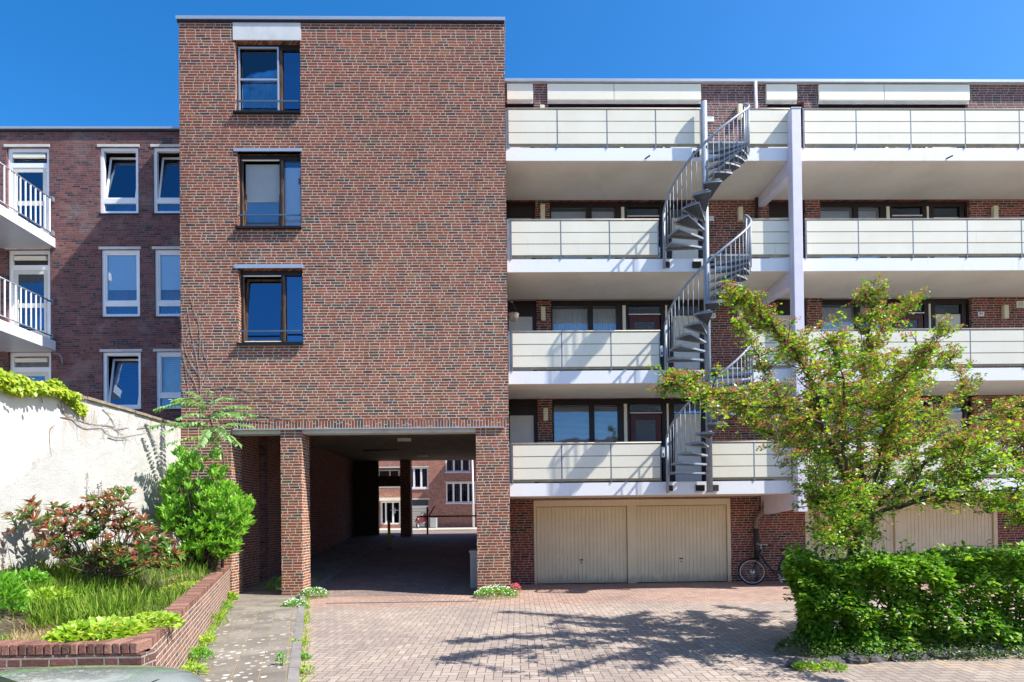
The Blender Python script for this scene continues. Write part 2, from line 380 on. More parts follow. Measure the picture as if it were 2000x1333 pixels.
def _tiles():
    g = G('pavement_tiles'); x, y, z = g.pos(); a = math.atan2(.36, 1.0); ca, sa = math.cos(a), math.sin(a)
    X = x*ca + y*sa; Y = y*ca - x*sa
    X = (X + .13)/.30; Y = Y/.30; i = g.m('FLOOR', X); fx = X-i; Y2 = Y+i*.5; j = g.m('FLOOR', Y2); fy = Y2-j
    d1 = g.m('MINIMUM', fx, 1.0-fx); d2 = g.m('MINIMUM', fy, 1.0-fy)
    sp = g.noise(g.P, 60, 3, .7); mask = g.m('MINIMUM', g.step(d1+(sp-.5)*.03, .008, .030), g.step(d2+(sp-.5)*.02, .004, .02))
    r = g.white(g.vec(i, j, 2.5)); c = g.ramp(r, [(0, (.17, .153, .138)), (1, (.235, .215, .195))])
    c = g.mix(.9, c, g.ramp(sp, [(.3, (.7, .7, .7)), (.7, (1.25, 1.25, 1.2))]), 'MULTIPLY')
    c = g.mix(.9, c, g.ramp(g.noise(g.P, 1.6, 4, .6), [(.3, (.75, .73, .7)), (.7, (1.2, 1.17, 1.1))]), 'MULTIPLY')
    lv = g.vor(g.P+0.0 if False else g.P, 7.5, 'F1', 'Distance') + (g.noise(g.P, 22, 3)-.5)*.30
    pres = g.step(g.noise(g.P, 1.1, 3), .36, .52)*g.step(y, 12.8, 8.0)
    c = g.mix(g.step(lv, .30, .24)*pres*.85, c, (.56, .53, .49))
    jc = g.ramp(g.noise(g.P, 5, 3), [(.4, (.30, .22, .13)), (.70, (.16, .15, .06))]); c = g.mix(mask, jc, c)
    return g.done(g.bsdf(c, .9, 0, g.bump(mask+sp*.3, .006, .6), .25))
m_tiles = _tiles()
def _leaf(name, stops, trans=.35, rough=.42, spec=.5):
    g = G(name); g.pos(); n = g.noise(g.P, 1.2, 3)
    f = g.m('ADD', g.island*.75, n*.5-.12, clamp=True)
    c = g.ramp(f, stops); sh = g.bsdf(c, rough, 0, None, spec)
    tl = g.n('ShaderNodeBsdfTranslucent'); g.put(tl.inputs['Color'], g.mix(1.0, c, (1.5, 1.6, .6), 'MULTIPLY'))
    mx = g.n('ShaderNodeMixShader'); mx.inputs[0].default_value = trans; g.nt.links.new(sh.o, mx.inputs[1]); g.nt.links.new(tl.outputs[0], mx.inputs[2])
    return g.done(S(g, mx.outputs[0]))
l_haw = _leaf('hawthorn_leaf', [(0, (.035, .12, .012)), (.35, (.11, .26, .02)), (.65, (.28, .43, .03)), (1, (.50, .54, .06))])
l_flow = _leaf('faded_blossom', [(0, (.34, .11, .06)), (.5, (.50, .20, .11)), (1, (.64, .30, .27))], .2, .8, .1)
l_hedge = _leaf('hedge_leaf', [(0, (.04, .13, .014)), (.4, (.11, .27, .022)), (.7, (.22, .40, .035)), (1, (.44, .54, .07))], .32, .5, .3)
l_laur = _leaf('laurel_leaf', [(0, (.08, .22, .02)), (.5, (.17, .40, .03)), (1, (.36, .60, .06))]) if 1 else _leaf('laurel_leaf', [(0, (0.047, 0.176, 0.02)), (0.5, (0.108, 0.324, 0.027)), (1, (0.243, 0.513, 0.041))], .3, .28, .6)
l_phot = _leaf('photinia_leaf', [(0, (.08, .15, .03)), (.3, (.14, .19, .04)), (.42, (.24, .10, .05)), (.8, (.30, .065, .05)), (1, (.40, .12, .10))], .3, .3, .5)
l_ail = _leaf('ailanthus_leaf', [(0, (.08, .20, .05)), (.5, (.19, .36, .10)), (1, (.42, .55, .26))], .35)
l_ivy = _leaf('ivy_leaf', [(0, (0.156, 0.264, 0.018)), (0.5, (0.324, 0.432, 0.024)), (1, (0.54, 0.552, 0.036))], .35)
l_lime = _leaf('lime_leaf', [(0, (0.168, 0.312, 0.024)), (0.5, (0.288, 0.456, 0.036)), (1, (0.504, 0.576, 0.072))], .35)
l_limef = _leaf('lime_flower', [(0, (.40, .42, .06)), (1, (.55, .50, .14))], .3)
l_green = _leaf('green_leaf', [(0, (0.065, 0.221, 0.026)), (0.5, (0.13, 0.351, 0.026)), (1, (0.234, 0.468, 0.039))], .35)
l_grass = _leaf('grass_blade', [(0, (.09, .19, .02)), (.5, (.20, .36, .035)), (.85, (.36, .45, .09)), (1, (.50, .42, .20))], .35, .6, .2)
l_dry = _leaf('dry_grass', [(0, (.35, .25, .14)), (1, (.60, .45, .28))], .3, .7, .1)
l_white = _leaf('daisy_petal', [(0, (.75, .75, .75)), (1, (.85, .80, .82))], .2, .6, .2)
l_red = _leaf('red_petal', [(0, (.45, .03, .08)), (1, (.6, .08, .15))], .2, .6, .2)
m_bark = simple('bark', (.085, .065, .05), .95, var=.4, dirt=.4, bump=1.0, scale=10)
m_twig = simple('twig', (.13, .10, .085), .9, var=.3)
m_vine = simple('dead_vine', (.30, .25, .23), .9, var=.3)
m_stem = simple('green_stem', (.16, .22, .06), .7)
# ------------------------------------------------------------------ setting
def struct(name, mb, mat): return tag(mb.build(name, mat), kind='structure')
T, F, B, L = 13.69, 14.0, 15.75, 15.52       # facade planes: tower, gallery front, gallery rear wall, left wing
def slope(y): return max(0.0, min(1.1, (y-14.1)*.0965))
g = MB(); g.add([(-300,-120,0),(300,-120,0),(300,25.6,0),(-300,25.6,0),(-300,25.6,1.1),(300,25.6,1.1),(300,600,1.1),(-300,600,1.1)], [(0,1,2,3),(3,2,5,4),(4,5,6,7)])
struct('ground', g, m_pave)
XW, XR, XK = -6.62, -.45, -4.84              # underpass: left wall, right wall, kerb
g = MB(); g.add([(XK,13.9,.004),(XR,13.9,.004),(XR,14.1,.006),(XK,14.1,.006),(XR,25.6,1.106),(XK,25.6,1.106),(XR,33.5,1.106),(XK,33.5,1.106)],
   [(0,1,2,3),(3,2,4,5),(5,4,6,7)]); struct('underpass_road', g, m_ramp)
def kx(y): return -2.33-.335*(y-6.47) if y < 13.6 else XK
def px_(y): return -3.2-.392*(y-5.15)        # foot of the planter wall
KT = .075
ys = [-2, 2, 6.47, 9, 11.5, 13.6]
g = MB()
for a, b in zip(ys, ys[1:]):
    g.add([(px_(a)-.25,a,KT),(kx(a)-.13,a,KT),(kx(b)-.13,b,KT),(px_(b)-.25,b,KT)], [(0,1,2,3)])
g.add([(XW-.3,13.6,KT),(XK-.13,13.6,KT),(XK-.13,14.1,KT),(XW-.3,14.1,KT),(XK-.13,25.6,1.1+KT),(XW-.3,25.6,1.1+KT),(XK-.13,33,1.1+KT),(XW-.3,33,1.1+KT)], [(0,1,2,3),(3,2,4,5),(5,4,6,7)])
struct('pavement', g, m_tiles)
g = MB()
def kerbseg(a, b, xa, xb, za, zb):
    g.add([(xa-.13,a,za-.2),(xa,a,za-.2),(xa,a,za),(xa-.13,a,za),(xb-.13,b,zb-.2),(xb,b,zb-.2),(xb,b,zb),(xb-.13,b,zb)], [(0,1,2,3),(4,7,6,5),(3,2,6,7),(1,5,6,2),(0,3,7,4)])
yy = -2.0
while yy < 13.6:
    b = min(yy+.99, 13.595); kerbseg(yy, b, kx(yy), kx(b), KT+.006, KT+.006); yy += 1.0
yy = 13.6
while yy < 33: b = yy+.99; kerbseg(yy, b, XK, XK, KT+.006+slope(yy), KT+.006+slope(b)); yy += 1.0
struct('kerb', g, m_kerb)
struct('far_pavement', MB().box(-60, 60, 33.6, 40, .9, 1.2), simple('pale_paving', (.46, .42, .36), .9, var=.1))
dg = thing('drain_channel', 'narrow slotted steel drain channel across the driveway mouth', 'drain', (-2.5, 12.8, 0))
x0, x1 = PG(640, 1177).x, PG(935, 1171).x
box('channel', m_blk2, dg, x0, x1, 12.76, 12.84, -.05, .006)
g = MB(); x = x0
while x < x1: g.box(x, x+.02, 12.765, 12.835, .006, .010); x += .05
g.build('grating', m_galv, dg)
# ------------------------------------------------------------------ windows
def bars(mb, x0, x1, z0, z1, y0, y1, t, tb=None, tt=None, tr=None):
    tb = t if tb is None else tb; tt = t if tt is None else tt; tr = t if tr is None else tr
    mb.box(x0, x0+t, y0, y1, z0, z1); mb.box(x1-tr, x1, y0, y1, z0, z1)
    mb.box(x0+t, x1-tr, y0, y1, z0, z0+tb); mb.box(x0+t, x1-tr, y0, y1, z1-tt, z1); return mb
def pane(par, x0, x1, z0, z1, y, mat=None, name='pane'): return box(name, mat or m_glass, par, x0, x1, y, y+.006, z0, z1)
def tilted(par, x0, x1, z0, z1, y, ang, mat_f, mat_g, t=.06):
    """bottom-hung sash tilted inwards: top leans away from the viewer"""
    def rot(mb, nm, mat):
        me_v = []
        for (x, yy, z) in mb.v:
            dy, dz = yy-y, z-z0; me_v.append((x, y+dy*math.cos(ang)+dz*math.sin(ang), z0-dy*math.sin(ang)+dz*math.cos(ang)))
        mb.v = me_v; return mb.build(nm, mat, par)
    rot(bars(MB(), x0, x1, z0, z1, y, y+.05, t), 'sash', mat_f)
    rot(MB().box(x0+t, x1-t, y+.02, y+.026, z0+t, z1-t), 'pane', mat_g)
def cloth(mbx0, mbx1, z0, z1, y, amp=.02, per=.09, flare=0.0):
    mb = MB(); n = max(8, int((mbx1-mbx0)/.012)); vs = []
    for k in range(n+1):
        u = k/n; x = mbx0+(mbx1-mbx0)*u; yy = y+amp*math.sin(x/per*2*PI)+amp*.5*math.sin(x/per*3.1+1)
        vs += [(x+flare*u, yy, z0), (x, yy, z1)]
    mb.add(vs, [(2*i, 2*i+2, 2*i+3, 2*i+1) for i in range(n)], 0, True); return mb
# ------------------------------------------------------------------ brick tower with underpass
tw = thing('apartment_tower', 'tall brown brick block with three dark-framed windows standing over a drive-through underpass', 'building', (-4, T, 0))
TX0, TX1 = PX(352, 500, T), PX(991, 600, T); TZ = PZ(660, 40, T); YB = 25.6
def hole(x0, x1, yt, yb, Y, ym=None):
    ym = ym or (yt+yb)/2; return (PX(x0, ym, Y), PX(x1, ym, Y), PZ((x0+x1)/2, yb, Y), PZ((x0+x1)/2, yt, Y))
W1 = hole(459, 586.5, 80, 220, T); W2 = hole(463.5, 588, 297, 444, T); W3 = hole(466, 591.5, 525, 671, T)
ZL = PZ(760, 838, T)                       # lintel underside
p1a, p1b, p2a = PX(549, 1000, T), PX(590, 1000, T), PX(931, 1000, T)
p0 = PX(452, 1000, T)
holes = [W1, W2, W3, (p0, p1a, -1, ZL), (p1b, p2a, -1, ZL)]
wallmb(TX0, TX1, 0, TZ, T, .34, holes).build('front_wall', m_tower, tw)
g = MB()
g.box(TX0, XW, T+.34, YB, 0, TZ-.05)                                  # solid left part up to the walkway wall
g.build('side_wall', m_under, tw)
box('side_wall', m_under, tw, XR, TX1, T+.34, YB, 0, TZ-.05)
g = MB(); g.box(TX0+.002, TX1-.002, YB-.3, YB-.002, 4.9, TZ-.06); g.build('rear_wall', m_under, tw)
box('roof', m_coping, tw, TX0+.02, TX1-.02, T+.02, YB-.02, TZ-.10, TZ-.06)
g = MB()      # pillars: the front ones continue .5 m deep
for u_, v_, w_ in ((p1a, p1b, .56), (p0-.25, p0, .56), (p2a, XR-.002, .50)): box('pillar', m_tower, tw, u_, v_, T+.341, T+w_, 0, ZL)
q = [PX(a, 980, 25.3) for a in (783, 803)]
box('pillar', m_under, tw, q[0], q[1], 25.15, 25.6, 1.0, 4.5)
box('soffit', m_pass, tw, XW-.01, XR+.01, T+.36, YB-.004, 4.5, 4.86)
box('lintel_beam', m_lintel, tw, p0-.2, XR-.003, T+.05, T+.36, ZL-.09, ZL-.003)
# soldier course and steel edge, each standing 2-3 mm proud
zs0 = PZ(760, 836, T); zs1 = PZ(760, 821, T)
box('soldier_course', m_sold, tw, PX(455, 830, T), TX1+.002, T-.004, T+.02, zs0, zs1)
box('flashing', m_alu, tw, PX(456, 838, T), PX(985, 836, T), T-.05, T+.04, zs0-.028, zs0-.002)
g = MB(); g.box(TX0-.05, TX1+.03, T-.05, YB, TZ-.02, TZ+.06); g.build('roof_edge', m_alu, tw)
g = MB(); g.box(TX0-.03, TX1+.01, T-.03, T+.2, TZ-.075, TZ-.02); g.build('roof_trim', m_dark, tw)
zt = PZ(520, 79, T); box('fascia_panel', simple('grey_fascia', (.60, .61, .59), .5, var=.08, dirt=.2), tw, PX(455, 60, T), PX(587, 60, T), T-.012, T+.10, zt, TZ-.03)
box('interior', m_int, tw, TX0+.5, TX1-.5, T+1.3, T+1.32, 5, TZ-.3)
# rear dark gate and panel over the footway at the end of the underpass
g = MB(); gx0, gx1 = PX(690, 990, 25.2), PX(738, 990, 25.2)
g.box(XW, gx0, 25.3, 25.55, .9, 4.5); g.box(gx0, gx1, 25.35, 25.5, .9, 4.5)
z = 1.1
while z < 2.2: g.box(gx0, gx1, 25.30, 25.35, z, z+.16); z += .24
g.build('gate', m_dark, tw)
box('beam', m_wood, tw, gx1+.002, q[0]-.002, 25.3, 25.5, PZ(760, 950, 25.3), PZ(760, 930, 25.3))
for (a, b) in ((790, 857), (826, 888)):
    d = ray(a, b); t = (4.49-1.9)/d.z; p = EYE+d*t
    g = MB(); g.box(p.x-.22, p.x+.22, p.y-.08, p.y+.08, 4.40, 4.498); g.build('ceiling_lamp', m_curt, tw, .01)
box('cable_duct', m_black, tw, -5.2, -3.9, 21.4, 21.46, 4.46, 4.499)
box('cable_duct', m_black, tw, -2.4, -1.5, 16.0, 16.06, 4.46, 4.499)
def tower_window(h, kind, label):
    x0, x1, z0, z1 = h; y = T+.13; w = bars(MB(), x0+.001, x1-.001, z0+.001, z1-.001, y, y+.09, .055, .075, .11)
    xm = x0+(x1-x0)*.635
    w.box(xm-.001, xm+.085, y-.012, y+.09, z0+.076, z1-.111)
    o = w.build('window', m_dark, tw); o['label'] = label
    box('mullion', m_wood, o, xm+.045, xm+.092, y-.016, y+.05, z0+.077, z1-.14)
    box('sill', m_black, o, x0-.03, x1+.01, T-.075, y+.01, z0-.055, z0-.003)
    box('guard_rail', m_bluerail, o, x0+.01, x1-.012, T+.02, T+.045, z0+(z1-z0)*.16, z0+(z1-z0)*.16+.035)
    box('room', m_int, o, x0-.05, x1+.05, T+1.2, T+1.22, z0-.1, z1+.1)
    pane(o, xm+.093, x1-.055, z0+.076, z1-.112, y+.05, m_glass if kind == 2 else m_glassd)
    if kind == 1:
        s = bars(MB(), x0+.04, xm+.02, z0-.005, z1-.075, y-.04, y-.012, .035); s.box(x0+.075, xm-.015, y-.038, y-.014, z0+(z1-z0)*.49, z0+(z1-z0)*.49+.04)
        s.build('sash', m_alu, o); pane(o, x0+.06, xm, z0+.07, z1-.12, y+.03)
        cloth(x0+.12, xm-.05, z0+.02, z1-.2, y+.5).build('curtain', simple('grey_net', (.10, .11, .13), .9), o)
    else:
        tilted(o, x0+.075, xm-.005, z0+.08, z1-.13, y+.02, math.radians(6 if kind == 2 else 5), m_wood, m_glass if kind == 2 else m_glassd, .05)
        box('frame_stop', m_wood, o, x0+.056, x0+.078, y-.002, y+.05, z0+.076, z1-.13)
        box('frame_stop', m_cream, o, x0+.056, xm-.002, y-.003, y+.02, z1-.135, z1-.112)
        box('frame_stop', m_cream, o, x0+.08, xm-.002, y-.003, y+.02, z0+.077, z0+.095)
    if kind == 2:
        box('roller_blind', simple('grey_blind', (.34, .37, .38), .8, var=.04), o, x0+.10, xm-.02, y+.11, y+.12, z0+.1, z1-.16)
        box('roller_blind', m_blind, o, xm+.08, x1-.05, y+.08, y+.09, z0+.1, z1-.26)
        zc = PZ(580, 343, T); xc = PX(580, 343, T)
        MB().cyl((xc, y+.046, zc), (0,1,0), .035, .004).cyl((xc, y+.046, zc-.075), (0,1,0), .035, .004).build('sticker', m_bluerail, o)
    return o
tower_window(W1, 1, 'top window of the brick tower, with a pale aluminium insect-screen frame')
tower_window(W2, 2, 'middle window of the brick tower, with white blinds and a tilted sash')
tower_window(W3, 3, 'lowest window of the brick tower, reflecting plain blue sky')
for h, (a, b, yt, yb) in ((W2, (457, 589.5, 291, 297)), (W3, (458.5, 591.5, 517.5, 524.8))):
    box('window_lintel', m_alu, tw, PX(a, yt, T), PX(b, yt, T), T-.03, T+.10, PZ(525, yb, T), PZ(525, yt, T))
# ------------------------------------------------------------------ left wing
lw = thing('apartment_wing', 'set-back purple-brown brick wing with white windows and small balconies, half in shadow', 'building', (-11, L, 0))
LX0, LX1 = -22.0, TX0+.0
LZ = PZ(180, 254, L)
def H(x0, x1, yt, yb): return hole(x0, x1, yt, yb, L)
cA = [(195, 270, 288, 417.5), (198, 273, 488, 619), (200, 275, 688, 789)]
dx = PX(301, 500, L)-PX(195+2, 500, L)
doors = [(13, 96, 288, 470), (15, 98, 488, 671), (17, 100, 688, 870)]
hl = [H(*c) for c in cA]; hl[2] = (hl[2][0], hl[2][1], hl[2][2]-.15, hl[2][3]); hb = [(a+dx, b+dx, c, d) for a, b, c, d in hl]; hd = [H(*c) for c in doors]
h3 = [(a-4.6, b-4.6, c, d) for a, b, c, d in hl]
wallmb(LX0, TX0+1.2, 0, LZ, L, .25, hl+hb+hd+h3).build('front_wall', m_wing, lw)
box('shell', m_int, lw, LX0, TX0+1.0, L+1.2, 25, 0, LZ-.1)
box('roof', m_coping, lw, LX0, TX0+1.0, L+.2, 25, LZ-.09, LZ-.04)
box('roof_edge', m_alu, lw, LX0, TX0-.01, L-.07, L+.35, LZ-.01, LZ+.05)
box('roof_trim', m_dark, lw, LX0, TX0-.01, L-.04, L+.2, LZ-.06, LZ-.011)
def wing_window(h, kind, lab=None):
    x0, x1, z0, z1 = h; y = L+.04; tb = z0+.30 if kind != 3 else z0+.0
    w = bars(MB(), x0, x1, z0, z1, y, y+.08, .085)
    if kind != 3: w.box(x0+.085, x1-.085, y, y+.08, tb, tb+.13)
    o = w.build('window', m_white, lw)
    if lab: o['label'] = lab
    zb = tb+.13 if kind != 3 else z0+.085
    if kind != 3: pane(o, x0+.085, x1-.085, z0+.085, tb, y+.04, m_glassb)
    if kind in (1, 3):
        tilted(o, x0+.09, x1-.09, zb, z1-.09, y+.03, math.radians(9), m_white, m_glassb, .05)
    else:
        bars(MB(), x0+.086, x1-.086, zb, z1-.086, y+.015, y+.06, .035).build('sash', m_white, o)
        pane(o, x0+.12, x1-.12, zb+.035, z1-.12, y+.035, m_glass)
    if kind == 1: cloth(x0+.18, x0+.50, z0+.1, z1-.15, y+.28, flare=.14).build('curtain', m_curt, o)
    if kind == 2:
        box('roller_blind', m_blind, o, x0+.1, x1-.1, y+.07, y+.075, z0+(z1-z0)*.42, z1-.1)
        cloth(x0+.1, x1-.1, z0+.1, z0+(z1-z0)*.44, y+.2).build('curtain', m_curtr, o)
    if kind in (3, 4):
        mb = MB(); z = z0+.1
        while z < z1-.1: mb.box(x0+.1, x1-.1, y+.50 if kind == 3 else y+.16, y+.51 if kind == 3 else y+.17, z, z+.045); z += .055
        mb.build('venetian_blind', simple('pale_blind', (.55, .6, .62), .6) if 'pale_blind' not in bpy.data.materials else bpy.data.materials['pale_blind'], o)
    box('window_lintel', m_lintel, o, x0-.06, x1+.04, L-.02, L+.1, z1+.005, z1+.075)
    box('sill', m_dark, o, x0-.02, x1+.02, L-.02, L+.04, z0-.045, z0-.002)
for i, k in enumerate((1, 2, 3)):
    wing_window(hl[i], k, ['white window with a tilted sash and pale curtain', 'white window with a white blind over a red curtain', 'white window with its sash tilted open, just above the garden wall'][i])
    wing_window(hb[i], (1, 2, 4)[i]); wing_window(h3[i], 4)
def wing_door(h):
    x0, x1, z0, z1 = h; y = L+.06
    w = bars(MB(), x0, x1, z0, z1, y, y+.08, .10, .02); w.box(x0+.1, x1-.1, y, y+.08, z1-.52, z1-.40)
    o = w.build('balcony_door', m_white, lw)
    pane(o, x0+.1, x1-.1, z1-.40, z1-.1, y+.05)
    box('sun_blind', m_cream, o, x0+.14, x1-.14, y-.03, y+.03, z1-.26, z1-.16)
    d = bars(MB(), x0+.101, x1-.101, z0+.02, z1-.521, y+.01, y+.06, .12, .35); d.box(x0+.22, x1-.22, y+.01, y+.06, z0+1.0, z0+1.12); d.build('door_leaf', m_creamd, o)
    pane(o, x0+.2, x1-.2, z0+.3, z1-.6, y+.03, m_glassb)
    MB().box(x1-.17, x1-.14, y-.04, y+.01, z0+1.1, z0+1.25).box(x1-.1, x1-.02, y-.02, y, z1-.62, z1-.52).box(x1-.1, x1-.02, y-.02, y, z0+1.2, z0+1.3).build('handle', m_white, o)
    box('window_lintel', m_lintel, o, x0-.06, x1+.02, L-.02, L+.1, z1+.005, z1+.075)
for h in hd: wing_door(h)
BX = PX(108.5, 600, L); FY = L-2.05
for k, (yt, yb, yr) in enumerate(((466.7, 484, 391.5), (667, 685.5, 592), (867, 886, 793))):
    z1, z0, zr = PZ(110, yt, L), PZ(110, yb, L), PZ(107, yr, L)
    s = MB().box(BX-3.6, BX, FY, L-.003, z0, z1).build('balcony', m_slab, lw)
    box('slab_trim', m_alu, s, BX-3.6, BX+.02, FY-.02, L-.003, z0-.02, z0-.002)
    for y in (L-.9,): box('drip', m_black, s, BX-.1, BX+.06, y, y+.03, z1+.05, z1+.08)
    r = MB(); xr = BX-.05; r.tube([(xr, L-.01, zr), (xr, FY+.05, zr), (BX-3.5, FY+.05, zr)], .022); r.tube([(xr, L-.05, z1+.12), (xr, FY+.05, z1+.12), (BX-3.5, FY+.05, z1+.12)], .018)
    for y in (L-.03,): r.box(xr-.03, xr+.05, y-.06, y+.02, zr-.06, zr+.06); r.box(xr-.03, xr+.05, y-.06, y+.02, z1+.06, z1+.18)
    r.build('railing', m_rail, s)
    y = L-.12; n = 0
    while y > FY+.1: MB().box(xr-.012, xr+.012, y-.012, y+.012, z1+.12, zr).build('baluster', m_white, s); y -= .155
    x = xr-.155
    while x > BX-3.5: MB().box(x-.012, x+.012, FY+.04, FY+.064, z1+.12, zr).build('baluster', m_white, s); x -= .155
g = MB(); p = [P(a, b, L-.05) for a, b in ((104, 690), (115, 692), (121, 700), (122, 712))]; g.tube(p, .018); g.build('spout', m_rail, lw)
# ------------------------------------------------------------------ gallery block
gb = thing('gallery_block', 'long low apartment block with cream-panelled access galleries over garages', 'building', (5, F, 0))
GX0, GX1 = TX1+.012, 24.0
Zs = [2.73+2.8*k for k in range(4)]; TH = .32
GZ = PZ(1200, 163, B)
def bx(px): return PX(px, 600, B)
x_ = dict(a=bx(1005), p1=bx(1047.6), q1=bx(1076), f1=bx(1076), f1e=bx(1385), d0=bx(1505), d1=bx(1577), p2=bx(1605.5), f2e=bx(1898))
unit = [(GX0, x_['p1']), (x_['q1'], x_['f1e']), (x_['d0'], x_['d1']), (x_['p2'], x_['f2e'])]
sh = x_['p2']-x_['q1']
ext = [(bx(2060), bx(2112)), (bx(2140), bx(2430))]
gh = []
for k in range(4):
    zt = Zs[k]+2.47 if k < 3 else PZ(1200, 199, B)
    for a, b in unit+ext: gh.append((a, b, Zs[k], zt))
# garages
YG = B-.02; gz1 = PZ(1230, 976, B); gA = (PX(1043, 1060, B), PX(1427, 1060, B), 0, gz1); gB = (PX(1573, 1060, B), PX(1948, 1060, B), 0, gz1)
gC = (PX(2040, 1060, B), PX(2400, 1060, B), 0, gz1)
wallmb(GX0, GX1, 0, 10.95, B, .3, [h for h in gh if h[3] < 10.9]+[gA, gB, gC]).build('rear_wall', m_gal, gb)
wallmb(GX0, GX1, 10.95, GZ, B, .3, [h for h in gh if h[3] > 10.9]).build('top_storey_wall', m_roofb, gb)
box('shell', m_int, gb, GX0, GX1, B+1.4, 25, 0, GZ-.05)
box('roof_edge', m_alu, gb, GX0, GX1, B-.12, B+.4, GZ-.03, GZ+.045)
box('roof', m_coping, gb, GX0, GX1, B+.05, 25, GZ-.12, GZ-.04)
ft, fb = PZ(1200, 167, B), PZ(1200, 197.5, B)
for a, b in ((990, 1041), (1068.5, 1198), (1198.4, 1368), (1495, 1555), (1597, 1724), (1724.4, 1891), (2030, 2100), (2130, 2300), (2300.4, 2430)):
    box('fascia_panel', m_cream, gb, PX(a, 180, B)+.004, PX(b, 180, B)-.004, B-.06, B-.003, fb, ft, .006)
for a, b in ((990, 1041), (1068.5, 1368), (1495, 1555), (1597, 1891), (2030, 2430)):
    box('head_board', m_lintel, gb, PX(a, 180, B)+.004, PX(b, 180, B)-.004, B-.02, B-.002, fb-.085, fb-.003)
def leafdoor(o, x0, x1, z0, z1, y):   # solid cream door leaf
    box('door_panel', m_creamd, o, x0, x1, y, y+.04, z0, z1, .006)
def door_unit(x0, x1, k, mirror=False, closed='curtain'):
    """window pair, cream strip, glazed door, cream strip, side door in one dark frame"""
    z0, z1 = Zs[k], (Zs[k]+2.47 if k < 3 else PZ(1200, 199, B)); y = B+.10; Wd = x1-x0
    f = lambda px: x0+(px-1076)/(1385-1076)*Wd
    w = bars(MB(), x0, x1, z0, z1, y, y+.1, .05, .05, .14)
    for a, b in ((1149, 1159), (1205, 1216.5), (1223, 1228.5), (1292, 1300.5), (1304.5, 1315.5), (1370, 1379)): w.box(f(a), f(b), y, y+.1, z0+.05, z1-.14)
    w.box(f(1080), f(1216), y+.01, y+.09, z0+.051, z0+.55)
    o = w.build('frontage', m_dark, gb)
    pa = [(f(1080.5), f(1149)), (f(1159), f(1205))]
    for a, b in pa:
        pane(o, a, b, z0+.55, z1-.15, y+.04, m_glass if k < 3 else m_glassb, 'window_pane')
        if closed == 'curtain': cloth(a-.03, b+.03, z0+.5, z1-.16, y+.22, .018, .075).build('curtain', m_curt, o)
        elif closed == 'blind': box('roller_blind', m_blind, o, a, b, y+.2, y+.21, z0+.9, z1-.16)
        else:
            mb = MB(); z = z0+.55
            while z < z1-.2: mb.add([(a-.02, y+.16, z), (b+.02, y+.16, z), (b+.02, y+.185, z+.022), (a-.02, y+.185, z+.022)], [(0,1,2,3)]); z += .034
            mb.build('venetian_blind', m_blind, o)
    for a, b in ((1216.7, 1222.8), (1300.7, 1304.3)):
        box('strip_panel', m_cream, o, f(a), f(b), y-.02, y+.06, z0+.02, z1-.145)
    a, b = f(1229), f(1291.5)
    pane(o, a, b, z0+2.12, z1-.15, y+.05, m_glassb, 'transom_pane'); box('door_head', m_white, o, a, b, y-.012, y+.02, z0+2.06, z0+2.085)
    d = bars(MB(), a+.02, b-.02, z0+.02, z0+2.04, y+.02, y+.07, .14, .9, .16).build('front_door', m_darkred, o)
    box('door_glass', m_frost, o, a+.161, b-.161, y+.04, y+.05, z0+.921, z0+1.88)
    box('handle', m_alu, o, a+.06, a+.09, y-.03, y+.02, z0+.95, z0+1.12)
    a, b = f(1316), f(1369.5)
    pane(o, a, b, z0+2.06, z1-.15, y+.05, m_glassb, 'transom_pane'); leafdoor(o, a+.01, b-.01, z0+.03, z0+2.04, y+.03)
def side_unit(x0, x1, k):
    z0, z1 = Zs[k], (Zs[k]+2.47 if k < 3 else PZ(1200, 199, B)); y = B+.10
    w = bars(MB(), x0, x1, z0, z1, y, y+.1, .04, .03, .10, .10).box(x0+.04, x1-.10, y+.02, y+.08, z0+2.04, z1-.1); o = w.build('store_frontage', m_dark, gb)
    leafdoor(o, x0+.05, x1-.11, z0+.03, z0+2.03, y+.02)
for k in range(4):
    for j, (a, b) in enumerate(unit+ext):
        if j in (0, 2, 4): side_unit(a, b, k)
        else: door_unit(a, b, k, closed={(0, 1): 'slats', (1, 1): 'curtain', (2, 1): 'blind', (3, 1): 'blind'}.get((k, j), 'blind' if (k+j) % 2 else 'curtain'))
# gallery floors with their parapets
def fx(px, py=600): return PX(px, py, F)
parts = []
def railing(s, k, xs, gapleft=False):
    """xs: post x positions of one run"""
    z = Zs[k]; zt = z+.98; y = F-.02
    MB().tube([(xs[0]-.02, y+.01, zt+.008), (xs[-1]+.02, y+.01, zt+.008)], .018, 8).build('handrail', m_railcap, s)
    for i, x in enumerate(xs):
        MB().box(x-.013, x+.013, y+.004, y+.04, z-.01, zt-.012).box(x-.04, x+.04, y+.006, y+.02, z+.50, z+.512).build('post', m_post, s)
    for a, b in zip(xs, xs[1:]):
        mb = MB(); z0 = z+.075; hh = (zt-.04-z0)/3
        for r in range(3): mb.box(a+.016, b-.016, y, y+.018, z0+r*hh+.022, z0+(r+1)*hh)
        mb.build('parapet_panel', m_cream, s)
        box('backing_board', m_khaki, s, a+.014, b-.014, y+.019, y+.034, z+.035, zt-.011)
xcol = (PX(1550, 500, 13.78), PX(1568.5, 500, 13.78))
runs = {0: [[1001, 1097, 1193, 1290], [1388.5, 1472, 1546]], 1: [[1000, 1097, 1193, 1288], [1466, 1546]], 2: [[998, 1095, 1190, 1285], [1464, 1545]], 3: [[992, 1088, 1185, 1280, 1367], [1459, 1541]]}
